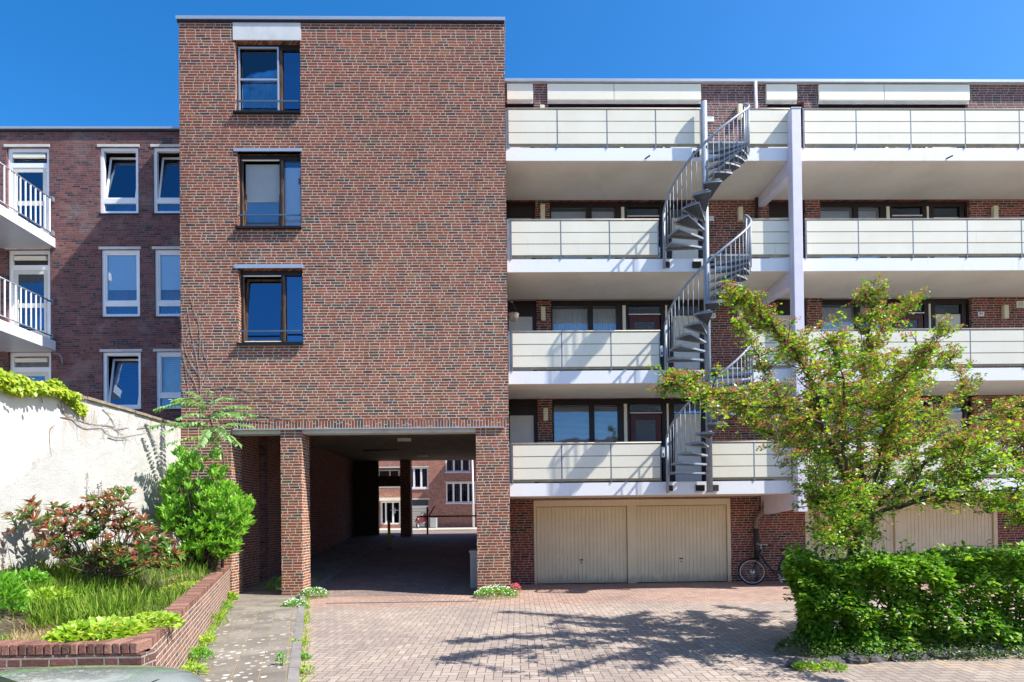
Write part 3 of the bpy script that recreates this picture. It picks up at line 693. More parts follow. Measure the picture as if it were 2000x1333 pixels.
for k in range(4):
    z = Zs[k]; nm = ('lowest', 'second', 'third', 'topmost')[k]
    s = MB().box(GX0, GX1, F, B-.003, z-TH, z).build('gallery_floor', [m_slab], gb)
    s['label'] = nm + ' gallery, white slab edge below cream parapet boards'
    box('underside', m_soffit, s, GX0+.004, GX1, F+.01, B-.004, z-TH-.006, z-TH-.001)
    yr = (905, 685, 465, 247)[k]
    for r in runs[k]: railing(s, k, [PX(v, yr, F) for v in r])
    a0 = (1576, 1575.5, 1574, 1569.5)[k]; st = (1680, 1681.5, 1675.5, 1671)[k]; xs = [PX(a0, yr, F)]; x = PX(st, yr, F); d = PX(1784, yr, F)-PX(1677.5, yr, F)
    while x < GX1-.2: xs.append(x); x += d
    railing(s, k, xs)
    box('end_plate', m_rail, s, GX0+.002, PX(996, yr, F)-.0, F-.01, F+.5, z+.0, z+1.0)
    for v in (1265, 1853):
        if k == 3: p = P(v, 310, F); MB().tube([(p.x-.06, F+.01, p.z), (p.x+.03, F-.10, p.z+.012)], .018).build('drain_spout', m_black, s)
# cream column and its brackets
column = box('column', m_lav, gb, xcol[0], xcol[1], 13.77, 13.995, PZ(1565, 1000, 13.78), PZ(1558, 212, 13.78), .012)
box('column_cap', m_alu, column, xcol[0]-.01, xcol[1]+.01, 13.76, 14.0, PZ(1558, 212, 13.78)+.001, PZ(1558, 212, 13.78)+.02)
for k in range(4):
    z = Zs[k]-TH-.008; za = z-.38 if k else z-.36; zb = z-.20 if k else z-.52
    g = MB(); a, b = xcol; g.add([(a,13.996,za),(b,13.996,za),(b,B-.004,zb),(a,B-.004,zb),(a,13.996,z),(b,13.996,z),(b,B-.004,z),(a,B-.004,z)],
        [(0,3,2,1),(4,5,6,7),(0,1,5,4),(1,2,6,5),(2,3,7,6),(3,0,4,7)]); g.build('bracket', m_lav, gb)
# wall lamps, number plates, pipes, vent
def walllamp(px, yt, yb):
    a, b, yy = px-4.5, px+4.5, (yt+yb)/2
    box('wall_lamp', m_lamp, gb, PX(a, yy, B-.1), PX(b, yy, B-.1), B-.11, B-.003, PZ(px, yb, B-.1), PZ(px, yt, B-.1), .012)
for c in ((1060, 399, 428), (1061, 599, 626), (1066, 797, 822), (1446, 203, 230), (1447, 404, 430), (1446.5, 597, 622), (1447, 795, 820), (1945.5, 402, 428), (1966, 596, 622), (1971, 790, 816), (1059, 205, 212)): walllamp(*c)
def textmb(txt, cx, cz, y, h, par, mat=None, name='lettering'):
    cu = bpy.data.curves.new('t', 'FONT'); cu.body = txt; cu.size = h*1.38; cu.align_x = 'CENTER'; cu.align_y = 'CENTER'; cu.extrude = .0015
    o = bpy.data.objects.new('t', cu); C.objects.link(o); bpy.context.view_layer.update()
    me = bpy.data.meshes.new_from_object(o.evaluated_get(bpy.context.evaluated_depsgraph_get())); me.materials.clear()
    bpy.data.objects.remove(o); me.transform(Matrix.Translation((cx, y, cz)) @ Matrix.Rotation(PI/2, 4, 'X')); me.name = name
    return link(name, me, mat or m_ink, par)
for txt, x0, x1, yt, yb in (('111', 1382.5, 1394, 423.5, 432), ('93', 1385, 1397, 613, 622), ('91', 1909.8, 1921, 610, 618.5), ('71', 1913.5, 1925, 809, 818)):
    a, b, c, d = PX(x0, yt, B), PX(x1, yt, B), PZ(x0, yb, B), PZ(x0, yt, B)
    pl = box('number_plate', m_plate, gb, a, b, B-.02, B-.003, c, d); textmb(txt, (a+b)/2, (c+d)/2, B-.0225, (d-c)*.66, pl)
a, b, c, d = PX(1377, 232, B), PX(1394, 232, B), PZ(1386, 238, B), PZ(1386, 229, B)
pl = box('sign_plate', m_plate, gb, a, b, B-.02, B-.003, c, d); MB().box(a+.05, b-.05, B-.022, B-.0202, d-.045, d-.03).box(a+.03, a+.045, B-.022, B-.0202, c+.03, d-.03).build('lettering', simple('faint_ink', (.35, .42, .55), .6), pl)
vt = bars(MB(), PX(1984, 595, B), PX(1999, 595, B), PZ(1990, 602, B), PZ(1990, 589, B), B-.03, B-.003, .03).build('vent', m_cream, gb)
box('grille', m_lintel, vt, PX(1986, 595, B), PX(1997, 595, B), B-.02, B-.004, PZ(1990, 600, B), PZ(1990, 591, B))
xp = PX(1480, 500, B-.12)
for k in (1, 2): MB().tube([(xp, B-.10, Zs[k]), (xp, B-.10, Zs[k]+2.47)], .045, 12).build('downpipe', m_pvc, gb)
MB().tube([(xp+.02, B-.10, Zs[3]), (xp+.02, B-.10, GZ-.03)], .045, 12).build('downpipe', simple('pale_pipe', (.62, .58, .60), .4), gb)
pts = [P(v, w, B-.12) for v, w in ((1494, 976), (1492, 992), (1487, 1003), (1479, 1012), (1476.5, 1024), (1476.5, 1033))]
MB().tube(pts, .058, 12).cyl(pts[1], (0, 0, 1), .07, .06).cyl(pts[4], (0, 0, 1), .07, .06).build('downpipe', m_pipe, gb)
MB().tube([P(1476.5, 1033, B-.12), (pts[-1].x, B-.12, .55)], .066, 12).tube([(pts[-1].x, B-.12, .55), (pts[-1].x, B-.12, .02)], .052, 12).build('downpipe', m_pvc, gb)
for k, (u, v) in enumerate(((1295, 883), (1292, 686), (1286, 493))):
    p = P(u, v, F+.05); o = MB().box(p.x-.035, p.x+.035, F+.02, F+.09, p.z-.13, p.z+.12).build('letter_box', m_plate, gb, .006)
    MB().box(p.x-.02, p.x+.02, F+.015, F+.02, p.z-.11, p.z-.03).build('keypad', m_bluerail, o)
# garage doors
def garage(x0, x1, z1, num=None):
    mb = MB(); n = 24; w = (x1-x0)/n; y = YG+.05
    mb.box(x0, x1, y+.012, y+.03, .02, z1)
    for i in range(n): mb.box(x0+i*w+.004, x0+(i+1)*w-.004, y, y+.014, .025, z1-.005)
    o = mb.build('garage_door', m_garage, gb, .003)
    xc = x0+(x1-x0)*.49; zc = .66; MB().box(xc-.05, xc+.05, y-.035, y-.015, zc, zc+.025).cyl((xc, y-.01, zc+.012), (0,1,0), .016, .03).cyl((xc, y-.004, zc-.07), (0,1,0), .018, .01).build('handle', m_blk2, o)
    if num:
        pl = box('number_plate', m_cream, o, xc-.035, xc+.035, y-.005, y-.001, 1.60, 1.68); textmb(num, xc, 1.64, y-.0075, .055, pl)
def gframe(h, xs, z1):
    mb = MB(); a, b, _, z2 = h; y = YG-.0
    mb.box(a, b, y, y+.12, z1+.01, z2); 
    for (u, v) in xs: mb.box(u, v, y, y+.12, 0, z1+.009)
    mb.build('garage_frame', m_garage, gb, .004)
zg = PZ(1230, 989, B); gx = lambda v: PX(v, 1060, B)
gframe(gA, ((gx(1043), gx(1048)), (gx(1225.5), gx(1243.5)), (gx(1420.5), gx(1427))), zg)
garage(gx(1048)+.01, gx(1225.5)-.01, zg, '8'); garage(gx(1243.5)+.01, gx(1420.5)-.01, zg, '7')
gframe(gB, ((gx(1573), gx(1578)), (gx(1748), gx(1766)), (gx(1941), gx(1948))), zg)
garage(gx(1578)+.01, gx(1748)-.01, zg); garage(gx(1766)+.01, gx(1941)-.01, zg)
gframe(gC, ((gx(2040), gx(2045)), (gx(2215), gx(2233)), (gx(2393), gx(2400))), zg)
garage(gx(2045)+.01, gx(2215)-.01, zg); garage(gx(2233)+.01, gx(2393)-.01, zg)
# ------------------------------------------------------------------ spiral staircase
CX, CY, R = PX(1383, 750, 13.84), 13.84, 1.03
st = thing('spiral_staircase', 'galvanised steel spiral staircase climbing the outside of the galleries', 'staircase', (CX, CY, Zs[0]))
ztop = PZ(1370, 200, 13.84)
MB().tube([(CX, CY, Zs[0]-.28), (CX, CY, ztop)], .075, 20).build('pole', m_galv, st)
NR = 13; RH = 2.8/NR; dA = PI/(NR-1)
def ang(t): return PI + t*PI            # t 0..1 : left -> towards the street -> right
for k in range(3):
    zf = Zs[k]
    for i in range(NR-1):
        z = zf+RH*(i+1); a0 = ang((i-.55)/(NR-1)); a1 = ang((i+1.12)/(NR-1)); n = 6; vs = []; mb = MB()
        if i == 0: a0 = ang(-.03)
        for j in range(n+1):
            a = a0+(a1-a0)*j/n; c, s_ = math.cos(a), math.sin(a)
            vs += [(CX+.07*c, CY+.07*s_, z-.006), (CX+.99*c, CY+.99*s_, z-.006), (CX+.07*c, CY+.07*s_, z), (CX+.99*c, CY+.99*s_, z)]
        fs = []
        for j in range(n): b = 4*j; fs += [(b, b+1, b+5, b+4), (b+2, b+6, b+7, b+3)]
        mb.add(vs, fs)
        tr = mb.build('tread', m_perf, st)
        rim = MB()   # folded edges
        def edge(aa, h):
            c, s_ = math.cos(aa), math.sin(aa); o = Vector((-s_, c, 0))*.004
            p0 = Vector((CX+.07*c, CY+.07*s_, 0)); p1 = Vector((CX+.99*c, CY+.99*s_, 0))
            rim.add([p0-o+Vector((0,0,z-h)), p1-o+Vector((0,0,z-h*.8)), p1-o+Vector((0,0,z+.002)), p0-o+Vector((0,0,z+.002)), p0+o+Vector((0,0,z-h)), p1+o+Vector((0,0,z-h*.8)), p1+o+Vector((0,0,z+.002)), p0+o+Vector((0,0,z+.002))],
                    [(0,1,2,3),(7,6,5,4),(0,4,5,1),(3,2,6,7),(1,5,6,2),(0,3,7,4)])
        edge(a0, .055); edge(a1, .045)
        for j in range(n):
            a = a0+(a1-a0)*j/n; b = a0+(a1-a0)*(j+1)/n
            for rr in (.99,): rim.add([(CX+rr*math.cos(a), CY+rr*math.sin(a), z-.04), (CX+rr*math.cos(b), CY+rr*math.sin(b), z-.04), (CX+rr*math.cos(b), CY+rr*math.sin(b), z+.003), (CX+rr*math.cos(a), CY+rr*math.sin(a), z+.003)], [(0,1,2,3)])
        rim.build('edge_frame', m_galv, tr)
    hel = []; N = 48
    for j in range(N+1):
        t = j/N; a = ang(-.02+t*1.04); zz = zf+1.10+min(1, max(0, t))*(2.8+.0)-.06*t
        hel.append((CX+R*math.cos(a), CY+R*math.sin(a), zz))
    e = hel[-1]
    if k < 2: hel += [(e[0], e[1]+.06, e[2]-.02), (e[0], e[1]+.12, e[2]-.10)]
    s0 = hel[0]; hel = [(s0[0], s0[1]+.02, zf+.2), (s0[0], s0[1]+.01, zf+.9)] + hel
    MB().tube(hel, .029, 10).build('handrail', m_galv, st)
    MB().tube([(s0[0], s0[1], zf-.28), (s0[0], s0[1], zf+1.1)], .034, 12).build('newel_post', m_galv, st)
    MB().tube([(e[0], CY+.05, Zs[k+1]-.22), (e[0], CY+.05, Zs[k+1]+.95)], .026, 10).build('newel_post', m_galv, st)
    for j in range(26):
        t = (j+.6)/26; a = ang(t); x, y = CX+R*math.cos(a), CY+R*math.sin(a)
        i = min(NR-2, int(t*(NR-1)+.25)); zb = zf+RH*(i+1)-.03; zt_ = zf+1.10+t*2.8-.06*t
        MB().tube([(x, y, zb), (x, y, zt_)], .0085, 6).build('baluster', m_galv, st)
    for i in range(NR-1):        # little stays tying the balusters to the treads
        a = ang((i+.9)/(NR-1)); b = ang((i+.1)/(NR-1)); z = zf+RH*(i+1)+.004
        MB().tube([(CX+R*math.cos(b), CY+R*math.sin(b), z), (CX+R*math.cos(a), CY+R*math.sin(a), z)], .008, 5).build('stay', m_galv, st)
    box('landing', m_galv, st, CX+.08, CX+R+.03, F-.26, F-.004, Zs[k+1]-.05, Zs[k+1]-.01)
    box('bracket', m_rust, st, s0[0]+.02, s0[0]+.15, F-.05, F-.003, zf-.23, zf-.09)
    box('bracket', m_rust, st, CX-.30, CX-.08, F-.05, F-.003, zf-.24, zf-.09)
    box('bracket', m_rust, st, CX+.08, CX+.27, F-.05, F-.003, zf-.24, zf-.09)
box('bracket', m_rust, st, CX-.24, CX-.08, F-.05, F-.003, Zs[3]-.23, Zs[3]-.1)
# ------------------------------------------------------------------ far side of the street
def PWx(px, py, X):
    d = ray(px, py); t = X/d.x; return EYE + d*t
FY_ = 40.0
fb_ = thing('far_building', 'sunlit orange-brown brick building with white windows, framed by the underpass', 'building', (-6, FY_, 1.1))
def hf(x0, x1, yt, yb): return hole(x0, x1, yt, yb, FY_)
fh = dict(rec=hf(738, 796, 914.5, 951), door=hf(743, 782.5, 979, 1025), wa=hf(794, 836.5, 913, 954), wu=hf(870, 918, 885, 922), wl=hf(871, 929, 942.5, 982.5), gar=hf(800, 836.5, 976.5, 1029))
fh['rec'] = (fh['rec'][0]-.6, hf(781, 790, 914, 951)[0], fh['rec'][2], fh['rec'][3])
extra = [(x, x+2.0, z, z+1.5) for x in (-30, -25, -20, -15, 3, 8, 13, 18, 23) for z in (2.3, 5.1, 7.9)]
wallmb(-34, 30, 1.0, 12.5, FY_, .3, list(fh.values())+extra).build('front_wall', m_far, fb_)
box('shell', m_int, fb_, -34, 30, FY_+1.2, 52, 1.0, 12.4); box('roof_edge', m_alu, fb_, -34.1, 30.1, FY_-.1, FY_+.4, 12.501, 12.6)
def fwin(h, n, lab=None):
    x0, x1, z0, z1 = h; w = bars(MB(), x0, x1, z0, z1, FY_+.05, FY_+.15, .09)
    for i in range(1, n): x = x0+(x1-x0)*i/n; w.box(x-.06, x+.06, FY_+.05, FY_+.15, z0+.09, z1-.09)
    o = w.build('window', m_white, fb_); pane(o, x0+.09, x1-.09, z0+.09, z1-.09, FY_+.17, m_glassb)
    mb = MB(); x = x0+.15
    while x < x1-.15: mb.box(x, x+.09, FY_+.4, FY_+.41, z0+.1, z1-.1); x += .17
    mb.build('vertical_blind', m_curt, o)
    box('window_lintel', m_lintel, o, x0-.08, x1+.06, FY_-.03, FY_+.06, z1+.003, z1+.07); box('sill', m_lav, o, x0-.05, x1+.05, FY_-.06, FY_+.04, z0-.08, z0-.003)
fwin(fh['wa'], 3); fwin(fh['wu'], 3); fwin(fh['wl'], 4)
for h in extra: fwin(h, 3)
x0, x1, z0, z1 = fh['door']
w_ = bars(MB(), x0, x1, z0, z1, FY_+.05, FY_+.15, .12)
for f in (.26, .61): w_.box(x0+(x1-x0)*f-.05, x0+(x1-x0)*f+.05, FY_+.05, FY_+.15, z0+.12, z1-.12)
o = w_.build('entrance_door', m_white, fb_); pane(o, x0+.1, x1-.1, z0+.1, z1-.1, FY_+.16, m_glassb)
box('canopy', m_cream, o, x0-.3, x1+.1, FY_-.5, FY_-.003, z1+.01, z1+.22); MB().box(x0+1.0, x0+1.04, FY_, FY_+.04, z0+.8, z0+1.2).box(x0+.72, x0+1.3, FY_+.02, FY_+.05, z0+1.0, z0+1.03).build('handle', m_alu, o)
x0, x1, z0, z1 = fh['rec']
o = box('balcony', m_lintel, fb_, x0, x1, FY_-.02, FY_+1.1, z0-.06, z0-.002); bars(MB(), x0+.4, x1-.2, z0+.02, z1-.02, FY_+1.0, FY_+1.1, .10).box(x0+1.2, x0+1.3, FY_+1.0, FY_+1.1, z0+.12, z1-.12).build('frame', m_white, o)
box('window_lintel', m_lintel, o, x0, x1+.1, FY_-.03, FY_+.06, z1+.003, z1+.1)
x0, x1, z0, z1 = fh['gar']
mb = MB(); z = z0
while z < z1-.55: mb.box(x0, x1, FY_+.06, FY_+.12, z, min(z+.16, z1-.53)); z += .18
o = mb.build('garage_door', m_cream, fb_); box('transom', m_frost, o, x0, x1, FY_+.1, FY_+.14, z1-.42, z1); box('window_lintel', m_lintel, o, x0-.1, x1+.1, FY_-.03, FY_+.06, z1+.003, z1+.1); box('crossbar', m_white, o, x0, x1, FY_+.05, FY_+.14, z1-.53, z1-.421)
a = PX(940, 930, 38.4); box('oriel', m_far, fb_, a, a+3.5, 38.4, FY_-.003, PZ(930, 905, 38.4)-.6, 9.0)
# furniture of the far street
def street_pt(px, py, z): return PG(px, py, z)
p = P(846.5, 1028, 38.6)
cb = thing('utility_cabinet', 'small pale grey utility cabinet against the far brick wall, right of the scooter', 'cabinet', (p.x, 38.6, 1.2))
box('body', m_cab, cb, PX(840, 1020, 38.6), PX(853.5, 1020, 38.6), 38.4, 38.8, 1.2, PZ(846, 1012, 38.6), .02); box('door', m_alu, cb, PX(841.5, 1020, 38.6), PX(852, 1020, 38.6), 38.385, 38.398, 1.28, PZ(846, 1013.5, 38.6))
p0_, p1_ = P(925.3, 1028, 38.0), P(922, 880, 38.0)
lp = thing('lamp_post', 'slim white lamp post at the edge of the far pavement', 'lamp post', (p0_.x, 38.0, 1.2))
MB().tube([(p0_.x, 38, 1.2), (p1_.x, 38, p1_.z)], [.075, .05], 12).build('pole', m_white, lp); MB().tube([(p1_.x, 38, p1_.z), (p1_.x-.1, 38, p1_.z+.35), (p1_.x-.8, 38, p1_.z+.45)], .04).build('arm', m_white, lp)
MB().box(p1_.x-1.3, p1_.x-.7, 37.9, 38.1, p1_.z+.38, p1_.z+.5).build('lamp_head', m_cab, lp, .03)
# low barrier behind the underpass
bq = 27.0; p = P(835, 1030, bq); zb = PZ(870, 1008.7, bq)
bar = thing('barrier', 'black horizontal barrier bar on a braced post beyond the underpass', 'barrier', (p.x, bq, 1.1))
box('crossbar', m_black, bar, p.x-.35, PX(1010, 1008, bq), bq-.03, bq+.03, zb-.035, zb+.035); box('post', m_black, bar, p.x-.04, p.x+.04, bq-.04, bq+.04, 1.1, zb+.45)
a, b = P(838, 1007, bq), P(849, 989, bq); MB().tube([(a.x, bq, a.z), (b.x, bq, b.z)], .03, 8).build('brace', m_rust, bar)
# scooter
sx = PX(817, 1029, 37.6); sy, sz = 37.6, 1.2
sct = thing('scooter', 'dark red scooter with yellow plate parked before the pale shutter', 'scooter', (sx, sy, sz))
def whl(par, c, ax, Rw, rt, nm='wheel', spokes=0, hub=.03, rimm=None, sp=None):
    o = MB().ring(c, ax, Rw-rt, rt, 40, 8).build(nm, m_blk2, par)
    MB().ring(c, ax, Rw-2*rt, rt*.55, 40, 6).build('rim', rimm or m_alu, o)
    g = MB().cyl(c, ax, hub, .07, 16); ax = Vector(ax).normalized(); u = ax.orthogonal().normalized(); w = ax.cross(u); c = Vector(c)
    for i in range(spokes or 5):
        a = 2*PI*i/(spokes or 5); d = u*math.cos(a)+w*math.sin(a); e = ax*(.025 if i % 2 else -.025)*(1 if spokes else 0)
        g.tube([c+d*hub*.6+e, c+d*(Rw-2*rt)], .0022 if spokes else .018, 4)
    g.build('spokes', sp or m_alu, o); return o
ax = Vector((.35, -1, 0)).normalized(); fwd = Vector((.94, .34, 0)).normalized(); sd_ = Vector((-fwd.y, fwd.x, 0))
c0 = Vector((sx-.02, sy, sz))
fwd = Vector((.35, .94, 0)).normalized(); sd_ = Vector((fwd.y, -fwd.x, 0))
whl(sct, c0+Vector((0,0,.22)), sd_, .22, .05); whl(sct, c0+fwd*1.2+Vector((0,0,.22)), sd_, .22, .05)
def ellip(mb, c, rx, ry, rz, n=16, m=10, R3=None):
    vs = []; fs = []
    for i in range(m+1):
        t = PI*i/m
        for j in range(n):
            a = 2*PI*j/n; v = Vector((rx*math.sin(t)*math.cos(a), ry*math.sin(t)*math.sin(a), rz*math.cos(t)))
            if R3: v = R3 @ v
            vs.append(Vector(c)+v)
    for i in range(m):
        for j in range(n): fs.append((i*n+j, (i+1)*n+j, (i+1)*n+(j+1) % n, i*n+(j+1) % n))
    return mb.add(vs, fs, 0, True)
RS = Matrix.Rotation(math.atan2(-fwd.x, fwd.y), 3, 'Z')
ellip(MB(), c0+fwd*.25+Vector((0,0,.55)), .20, .48, .24, R3=RS).build('body', m_scoot, sct)
ellip(MB(), c0+fwd*.3+Vector((0,0,.80)), .15, .42, .08, R3=RS).build('seat', m_blk2, sct)
g = MB(); g.tube([c0+fwd*1.2+Vector((0,0,.22)), c0+fwd*1.05+Vector((0,0,.7)), c0+fwd*.95+Vector((0,0,1.05))], .05); ellip(g, c0+fwd*1.05+Vector((0,0,.72)), .2, .08, .3, R3=RS); g.build('front_shield', m_scoot, sct)
g = MB(); q0 = c0+fwd*.95+Vector((0,0,1.05)); g.tube([q0-sd_*.32, q0, q0+sd_*.32], .02); g.build('handlebar', m_blk2, sct)
ellip(MB(), q0+sd_*.3+Vector((0,0,.14)), .07, .02, .05).build('mirror', m_black, sct)
g = MB(); q0 = c0-fwd*.2+Vector((0,0,.48)); g.add([q0-sd_*.11+Vector((0,0,-.08)), q0+sd_*.11+Vector((0,0,-.08)), q0+sd_*.11+Vector((0,0,.09)), q0-sd_*.11+Vector((0,0,.09))], [(0,1,2,3),(3,2,1,0)]); g.build('number_plate', m_yellow, sct)
# yellow bollard on the kerb inside the underpass
p = P(760.5, 1069, 21.6)
yb_ = thing('bollard', 'slim yellow metal bollard at the kerb inside the underpass', 'bollard', (p.x, 21.6, slope(21.6)))
MB().tube([(p.x, 21.6, slope(21.6)), (p.x-.01, 21.6, PZ(758, 1018.5, 21.6))], .055, 14).build('post', m_yellow, yb_); MB().tube([(p.x-.01, 21.6, PZ(758, 1018.5, 21.6)), (p.x-.01, 21.6, PZ(758, 1017.5, 21.6))], .058, 14).build('cap', m_yellow, yb_); MB().cyl((p.x, 21.6, slope(21.6)+.02), (0,0,1), .10, .02).build('base_plate', m_blk2, yb_)
# grey cabinet behind the right pillar
a, b = PX(918.5, 1110, 14.7), PX(945, 1110, 14.7); zc = PZ(925, 1080, 14.7)
gc = thing('street_cabinet', 'grey ribbed cabinet tucked behind the right brick pillar of the underpass', 'cabinet', ((a+b)/2, 14.7, slope(14.7)))
box('body', m_cab, gc, a, b, 14.7, 15.2, .03, zc, .01); box('lid', m_cab, gc, a-.03, b+.02, 14.67, 15.23, zc, zc+.05, .01)
mb = MB(); x = a+.04
while x < b-.03: mb.box(x, x+.03, 14.688, 14.699, .08, zc-.04); x += .06
mb.build('ribs', m_cab, gc)
# hanging basket
p = P(999, 628, F-.18)
hbk = thing('hanging_basket', 'small wicker basket hanging at the tower corner above the second gallery rail', 'basket', (p.x+.05, F-.18, p.z))
mb = MB(); n = 14; vs = []
for i, (r, z) in enumerate(((.07, 0), (.11, .06), (.13, .14), (.14, .18))):
    for j in range(n): aa = 2*PI*j/n; vs.append((p.x+.05+r*math.cos(aa), F-.18+r*math.sin(aa), p.z+z))
mb.add(vs, [(i*n+j, i*n+(j+1) % n, (i+1)*n+(j+1) % n, (i+1)*n+j) for i in range(3) for j in range(n)]+[tuple(reversed(range(n)))]); mb.build('bowl', m_coping, hbk)
MB().tube([(p.x+.05-.12, F-.18, p.z+.17), (p.x+.05, F-.18, p.z+.45), (p.x+.05+.12, F-.18, p.z+.17)], .006, 5).tube([(p.x+.05, F-.18, p.z+.45), (p.x-.04, F-.18, p.z+.5)], .01, 5).build('hanger', m_black, hbk)
# ------------------------------------------------------------------ bicycle
bp = P(1469, 1118.7, 15.0); BX0, BY0, BZ0 = bp.x, 15.0, .35
bk = thing('bicycle', 'black step-through city bicycle with silver hub parked against the brick wall', 'bicycle', (BX0, BY0, 0))
def b(x, z, y=0.0): return Vector((BX0+x, BY0+y, z))
sn = Vector((-math.sin(math.radians(22)), -math.cos(math.radians(22)), 0))
fwh = whl(bk, b(0, .35), sn, .354, .026, 'wheel', 28, .028, m_alu)
rwh = whl(bk, b(1.08, .35), (0, 1, 0), .354, .026, 'wheel', 28, .03, m_alu)
MB().cyl(b(0, .35), sn, .062, .09, 20).build('hub', m_alu, fwh)
g = MB().tube([b(.245, .95), b(.165, .69)], .028).tube([b(.21, .83), b(.36, .62), b(.52, .42), b(.66, .29)], .032).tube([b(.66, .29), b(.87, .80)], .024)
g.tube([b(.66, .29), b(1.08, .35, -.05)], .012).tube([b(.66, .29), b(1.08, .35, .05)], .012).tube([b(.83, .70), b(1.08, .35, -.05)], .010).tube([b(.83, .70), b(1.08, .35, .05)], .010).cyl(b(.66, .29), (0, 1, 0), .032, .08)
g.build('frame', m_black, bk)
wv = Vector((sn.y, -sn.x, 0)) * 1.0
g = MB(); o1 = sn*.055; g.tube([b(.165, .69), b(.13, .62)+o1, b(0, .35)+o1], .014).tube([b(.165, .69), b(.13, .62)-o1, b(0, .35)-o1], .014); g.build('fork', m_black, bk)
MB().tube([b(.87, .80), b(.90, .90)], .014).build('seat_post', m_alu, bk)
g = MB(); vs = []
for (x, wd, z) in ((-.14, .025, .945), (-.04, .04, .94), (.04, .08, .945), (.10, .11, .955), (.14, .09, .95)):
    vs += [b(.90+x, z, -wd), b(.90+x, z+.02, 0), b(.90+x, z, wd), b(.90+x, z-.045, 0)]
g.add(vs, [(4*i+j, 4*i+(j+1) % 4, 4*i+4+(j+1) % 4, 4*i+4+j) for i in range(4) for j in range(4)]+[(3,2,1,0),(16,17,18,19)], 0, True); g.build('saddle', m_blk2, bk)
MB().tube([b(.245, .95), b(.255, 1.06), b(.20, 1.08)], .014).tube([b(.40, 1.06, -.28), b(.30, 1.09, -.27), b(.20, 1.09, -.14), b(.20, 1.08, 0), b(.20, 1.09, .14), b(.30, 1.09, .27), b(.40, 1.06, .28)], .012).build('handlebar', m_alu, bk)
MB().tube([b(.44, 1.05, -.285), b(.31, 1.09, -.275)], .02).tube([b(.44, 1.05, .285), b(.31, 1.09, .275)], .02).build('grip', m_blk2, bk)
MB().cyl(b(.12, .98), (1, 0, 0), .045, .07).build('headlight', m_black, bk)
u_ = Vector((0, 0, 1)); 
def guard(c, nrm, a0, a1):
    g = MB(); nrm = Vector(nrm).normalized(); h = Vector((0, 0, 1)).cross(nrm).normalized(); vs = []; n = 24
    for i in range(n+1):
        a = a0+(a1-a0)*i/n; d = h*math.cos(a)+Vector((0, 0, 1))*math.sin(a)
        vs += [c+d*.375-nrm*.026, c+d*.385, c+d*.375+nrm*.026]
    return g.add(vs, [(3*i+j, 3*i+j+1, 3*i+4+j, 3*i+3+j) for i in range(n) for j in range(2)], 0, True)
guard(b(0, .35), (-sn.x, -sn.y, 0), math.radians(-10), math.radians(125)).build('mudguard', m_black, bk)
guard(b(1.08, .35), (0, 1, 0), math.radians(-15), math.radians(175)).build('mudguard', m_black, bk)
g = MB(); vs = []
for y in (-.045, -.02):
    for i in range(20): a = 2*PI*i/20; q = (.66 if math.cos(a) < 0 else 1.08); r = .10 if q < 1 else .07; vs.append(b(q+r*math.cos(a), .31+r*math.sin(a), y))
g.add(vs, [tuple(reversed(range(20))), tuple(range(20, 40))]+[(i, (i+1) % 20, 20+(i+1) % 20, 20+i) for i in range(20)]); g.build('chain_case', m_black, bk)
MB().tube([b(.66, .29, -.07), b(.76, .16, -.08)], .011).box(BX0+.70, BX0+.80, BY0-.17, BY0-.08, .14, .165).tube([b(.66, .29, .07), b(.56, .42, .08)], .011).box(BX0+.51, BX0+.61, BY0+.08, BY0+.17, .41, .435).build('crank', m_alu, bk)
MB().tube([b(.66, .20, -.1), b(.74, .05, -.15)], .012).build('kickstand', m_alu, bk)
g = MB().tube([b(.88, .76, -.06), b(1.3, .76, -.06)], .008).tube([b(.88, .76, .06), b(1.3, .76, .06)], .008).tube([b(1.25, .76, -.06), b(1.08, .36, -.07)], .008).tube([b(1.25, .76, .06), b(1.08, .36, .07)], .008)
for i in range(5): g.tube([b(.92+i*.09, .76, -.06), b(.92+i*.09, .76, .06)], .006)
g.build('luggage_rack', m_black, bk)
# ------------------------------------------------------------------ garden wall and planter
GW = -7.7
gw = thing('garden_wall', 'tall white plastered garden wall with stains and a mossy coping', 'wall', (GW, 9, 0))
GT = 4.2
g = MB(); n = 46; vs = []
box('plaster_face', m_plaster, gw, GW-.28, GW, 0, T-.002, 0, GT-.03)
g = MB(); y = 0.0; k = 0
while y < T-.05:
    y2 = min(y+.46, T-.004); dz = rnd.uniform(-.008, .008); dxx = rnd.uniform(-.01, .01); g.box(GW-.32, GW+.045+dxx, y, y2-.012, GT-.028+dz, GT+.03+dz); y = y2
g.build('coping', m_coping, gw, .006)
A_ = Vector((-3.2, 5.15, 0)); B_ = Vector((-6.55, 13.685, 0)); C_ = Vector((GW+.002, 5.06, 0)); PT = .825
dv_ = (B_-A_).normalized(); nv_ = Vector((dv_.y, -dv_.x, 0))      # outward (to the right)
pb = thing('brick_planter', 'raised bed edged by a low brick wall with an upright brick coping', 'planter', (-5.5, 8, 0))
m_plants = brick('brick_planter_side', [(.5, (.30, .155, .11)), (.3, (.25, .125, .095)), (.2, (.19, .12, .10))], (.54, .49, .43), joint=.016, L=.215, h=.066)
